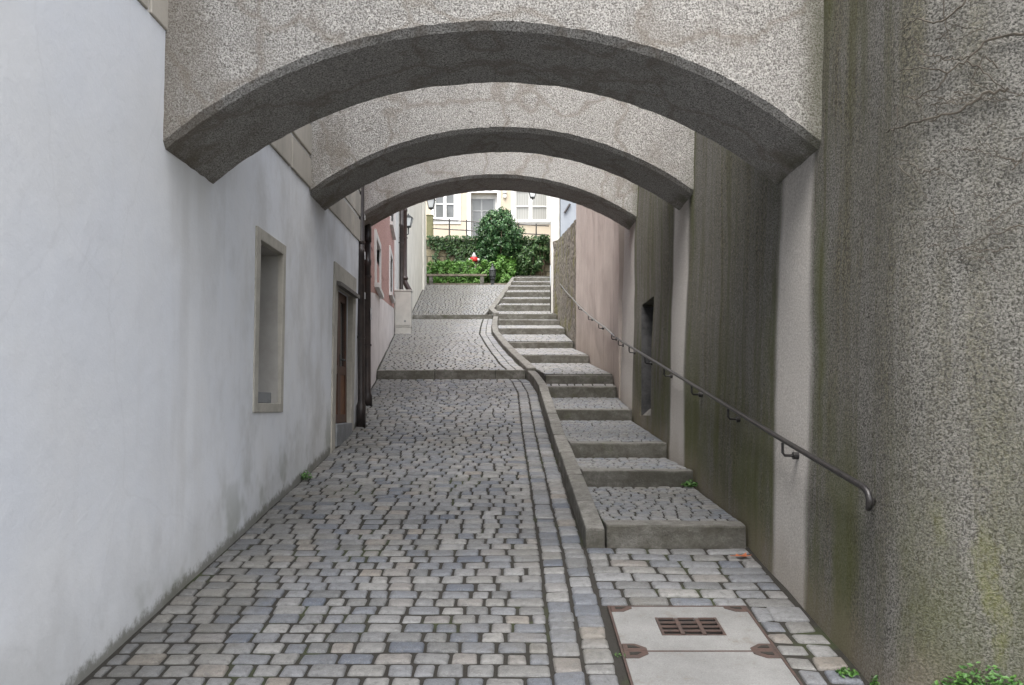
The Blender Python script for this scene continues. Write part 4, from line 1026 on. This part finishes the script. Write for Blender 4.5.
# hydrant
hp = at(474, 259.3, 39.3); HYD = thing('fire_hydrant', (hp.x, hp.y, gz(39.3)), 'red hydrant with white side caps and grey dome standing in the hedge', 'hydrant')
m = MB(); m.lathe((hp.x, hp.y, hp.z-.20), [(.12, .08), (.16, .10), (.175, .13), (.175, .26), (.15, .285)], 16); m.obj('red_body', 'hydrant_red', HYD, smooth=True)
m = MB(); m.lathe((hp.x, hp.y, hp.z+.086), [(.12, 0), (.115, .05), (.085, .11), (.055, .16), (.05, .20), (.01, .23)], 16); m.obj('dome', 'hydrant_grey', HYD, smooth=True)
for s in (-1, 1):
    m = MB(); m.tube([hp+Vector((s*.165, -.02, -.03)), hp+Vector((s*.23, -.02, -.03)), hp+Vector((s*.26, -.02, -.03))], [.07, .07, .05], 12); m.obj('side_cap', 'white_paint', HYD, smooth=True)
m = MB(); m.lathe((hp.x, hp.y, gz(39.3)-.05), [(.07, 0), (.07, hp.z-.119-gz(39.3)+.05)], 12); m.obj('standpipe', 'hydrant_grey', HYD, smooth=True)
# dark garden lantern
q = at(492.5, 279.5, 38.28); GL = thing('garden_lantern', q, 'small dark stone garden lantern with pointed top right of the barrier', 'lantern')
m = MB(); m.lathe(q+Vector((0, 0, -.25)), [(.10, 0), (.10, .25), (.15, .27), (.15, .31), (.09, .34)], 12); m.obj('base', 'lantern_metal', GL)
m = MB(); m.lathe(q+Vector((0, 0, .09)), [(.13, 0), (.155, .05), (.155, .26), (.13, .31)], 10); m.obj('lamp_chamber', 'lantern_metal', GL)
m = MB(); m.lathe(q+Vector((0, 0, .401)), [(.17, 0), (.13, .06), (.07, .14), (.05, .2), (.06, .24), (.01, .32)], 12); m.obj('pointed_roof', 'lantern_metal', GL)

# ------------------------------------------------------------------ small weeds and the fallen leaf
def weed(x, y, z, r, h, n, label, size=.035):
    W = MB()
    for _ in range(n):
        a = random.uniform(0, 2*PI); q = r*math.sqrt(random.random()); p = Vector((x+q*math.cos(a), y+q*math.sin(a), z+h*random.uniform(.15, 1)*(1-.6*q/r)))
        nrm = Vector((math.cos(a)*.6, math.sin(a)*.6, 1))
        leaf_cloud(W, lambda: (p, nrm.normalized()), 1, size, flat=.5)
        if random.random() < .4: W.add([(x+.3*q*math.cos(a), y+.3*q*math.sin(a), z-.01), (x+.3*q*math.cos(a)+.003, y+.3*q*math.sin(a), z-.01), p], [(0, 1, 2)])
    tag(W.obj('weed', 'weed_leaf', recalc=False), label, 'weed', 'weeds in the joints')
weed(-1.95, 8.05, ramp_z(8.05), .06, .10, 70, 'green weed sprouting where the white house wall meets the cobbles')
weed(1.6, 7.68, zv(486, 7.7), .07, .07, 80, 'little green weed at the right end of the second step', .028)
weed(1.58, 4.02, ramp_z(4.02), .05, .04, 90, 'small green weed in the joint at the foot of the roughcast wall corner', .022)
weed(1.69, 3.9, ramp_z(3.9), .05, .08, 80, 'leafy weed tuft against the roughcast wall corner, beside a smaller one', .026)
weed(.50, 8.9, ramp_z(8.9), .03, .05, 35, 'tiny weed at the foot of the kerb below the third step', .022)
weed(.56, 4.25, ramp_z(4.2), .05, .012, 60, 'flat moss-like weed in the joint left of the drain cover', .016)
for _ in (0,):
    W = thing('clover_patch', (1.95, 3.35, ramp_z(3.4)), 'thick bright green clover patch at the foot of the turned wall end', 'weeds')
    m = MB()
    s0 = min((abs(rf(q, .6, -.1)[0]/rf(q, .6, -.1)[1]-(906-CU)/F), q) for q in [lerp(s_of(4), cum[-1], i/300) for i in range(301)])[1]
    def cl():
        e = random.random()**.9*1.7; s_ = s0+e; d = -abs(random.gauss(0, .12))-.01
        p = Vector(rf(s_, .55, d)); hgt = .325*(1+.12*nz(p.x*2, p.y*2, 0, 5))*(.35+.65*min(1, e/.2))*(1-.9*min(1, abs(d)/.4))
        return Vector((p.x, p.y, ramp_z(p.y)+hgt*random.uniform(.35, 1))), Vector((0, -.25, 1))
    leaf_cloud(m, cl, 9500, .024, flat=.4); m.obj('foliage', 'weed_leaf', W, recalc=False)
lp = at(743, 559, 5.72); lp.z = ramp_z(lp.y)+.012
m = MB(); m.add([lp+Vector((-.05, 0, .006)), lp+Vector((-.02, -.035, .012)), lp+Vector((.015, -.012, .004)), lp+Vector((.055, -.03, .02)), lp+Vector((.03, .015, .008)), lp+Vector((.035, .05, .022)), lp+Vector((-.005, .025, .006)), lp+Vector((-.04, .03, .016))],
     [(0, 1, 2), (2, 3, 4), (4, 5, 6), (6, 7, 0), (0, 2, 6), (2, 4, 6)])
m.tube([lp+Vector((-.05, 0, .007)), lp+Vector((-.09, -.02, .012))], .002, 5)
tag(m.obj('fallen_leaf', 'dry_leaf', recalc=False), 'curled orange brown fallen leaf on the cobbles before the first step', 'leaf')

# ------------------------------------------------------------------ light, sky, camera
SUN_EL, SUN_AZ = math.radians(61), math.radians(196)      # azimuth clockwise from +Y
w = bpy.data.worlds.new('World'); scene.world = w; w.use_nodes = True
nt = w.node_tree; bg = nt.nodes['Background']
sky = nt.nodes.new('ShaderNodeTexSky'); sky.sky_type = 'NISHITA'; sky.sun_disc = False; sky.sun_elevation = SUN_EL; sky.sun_rotation = SUN_AZ; sky.dust_density = 4.0; sky.air_density = 1.0
hs = nt.nodes.new('ShaderNodeHueSaturation'); hs.inputs['Saturation'].default_value = .32
nt.links.new(sky.outputs[0], hs.inputs['Color']); nt.links.new(hs.outputs[0], bg.inputs[0]); bg.inputs[1].default_value = .15
sl = bpy.data.lights.new('sun', 'SUN'); sl.energy = 0.8; sl.angle = math.radians(50); sl.color = (1, .97, .92)
so_ = bpy.data.objects.new('sun', sl); COL.objects.link(so_)
dv = Vector((math.sin(SUN_AZ)*math.cos(SUN_EL), math.cos(SUN_AZ)*math.cos(SUN_EL), math.sin(SUN_EL)))
so_.rotation_euler = dv.to_track_quat('Z', 'Y').to_euler(); so_.location = (0, -5, 15)
cam = bpy.data.cameras.new('camera'); cam.lens = 36*F/1024; cam.sensor_width = 36; cam.clip_end = 500; cam.clip_start = .05
cam.shift_y = (CV-342.5)/1024
co = bpy.data.objects.new('camera', cam); COL.objects.link(co); co.location = (0, 0, EYE); co.rotation_euler = (PI/2, 0, 0)
scene.camera = co
scene.view_settings.view_transform = 'Standard'; scene.view_settings.look = 'None'; scene.view_settings.gamma = 1; scene.view_settings.use_curve_mapping = False
scene.view_settings.exposure = 1.75
scene.render.engine = 'CYCLES'
scene.cycles.max_bounces = 8; scene.cycles.diffuse_bounces = 5; scene.cycles.use_denoising = True
for o in list(scene.objects):
    if '_off' in o: del o['_off']
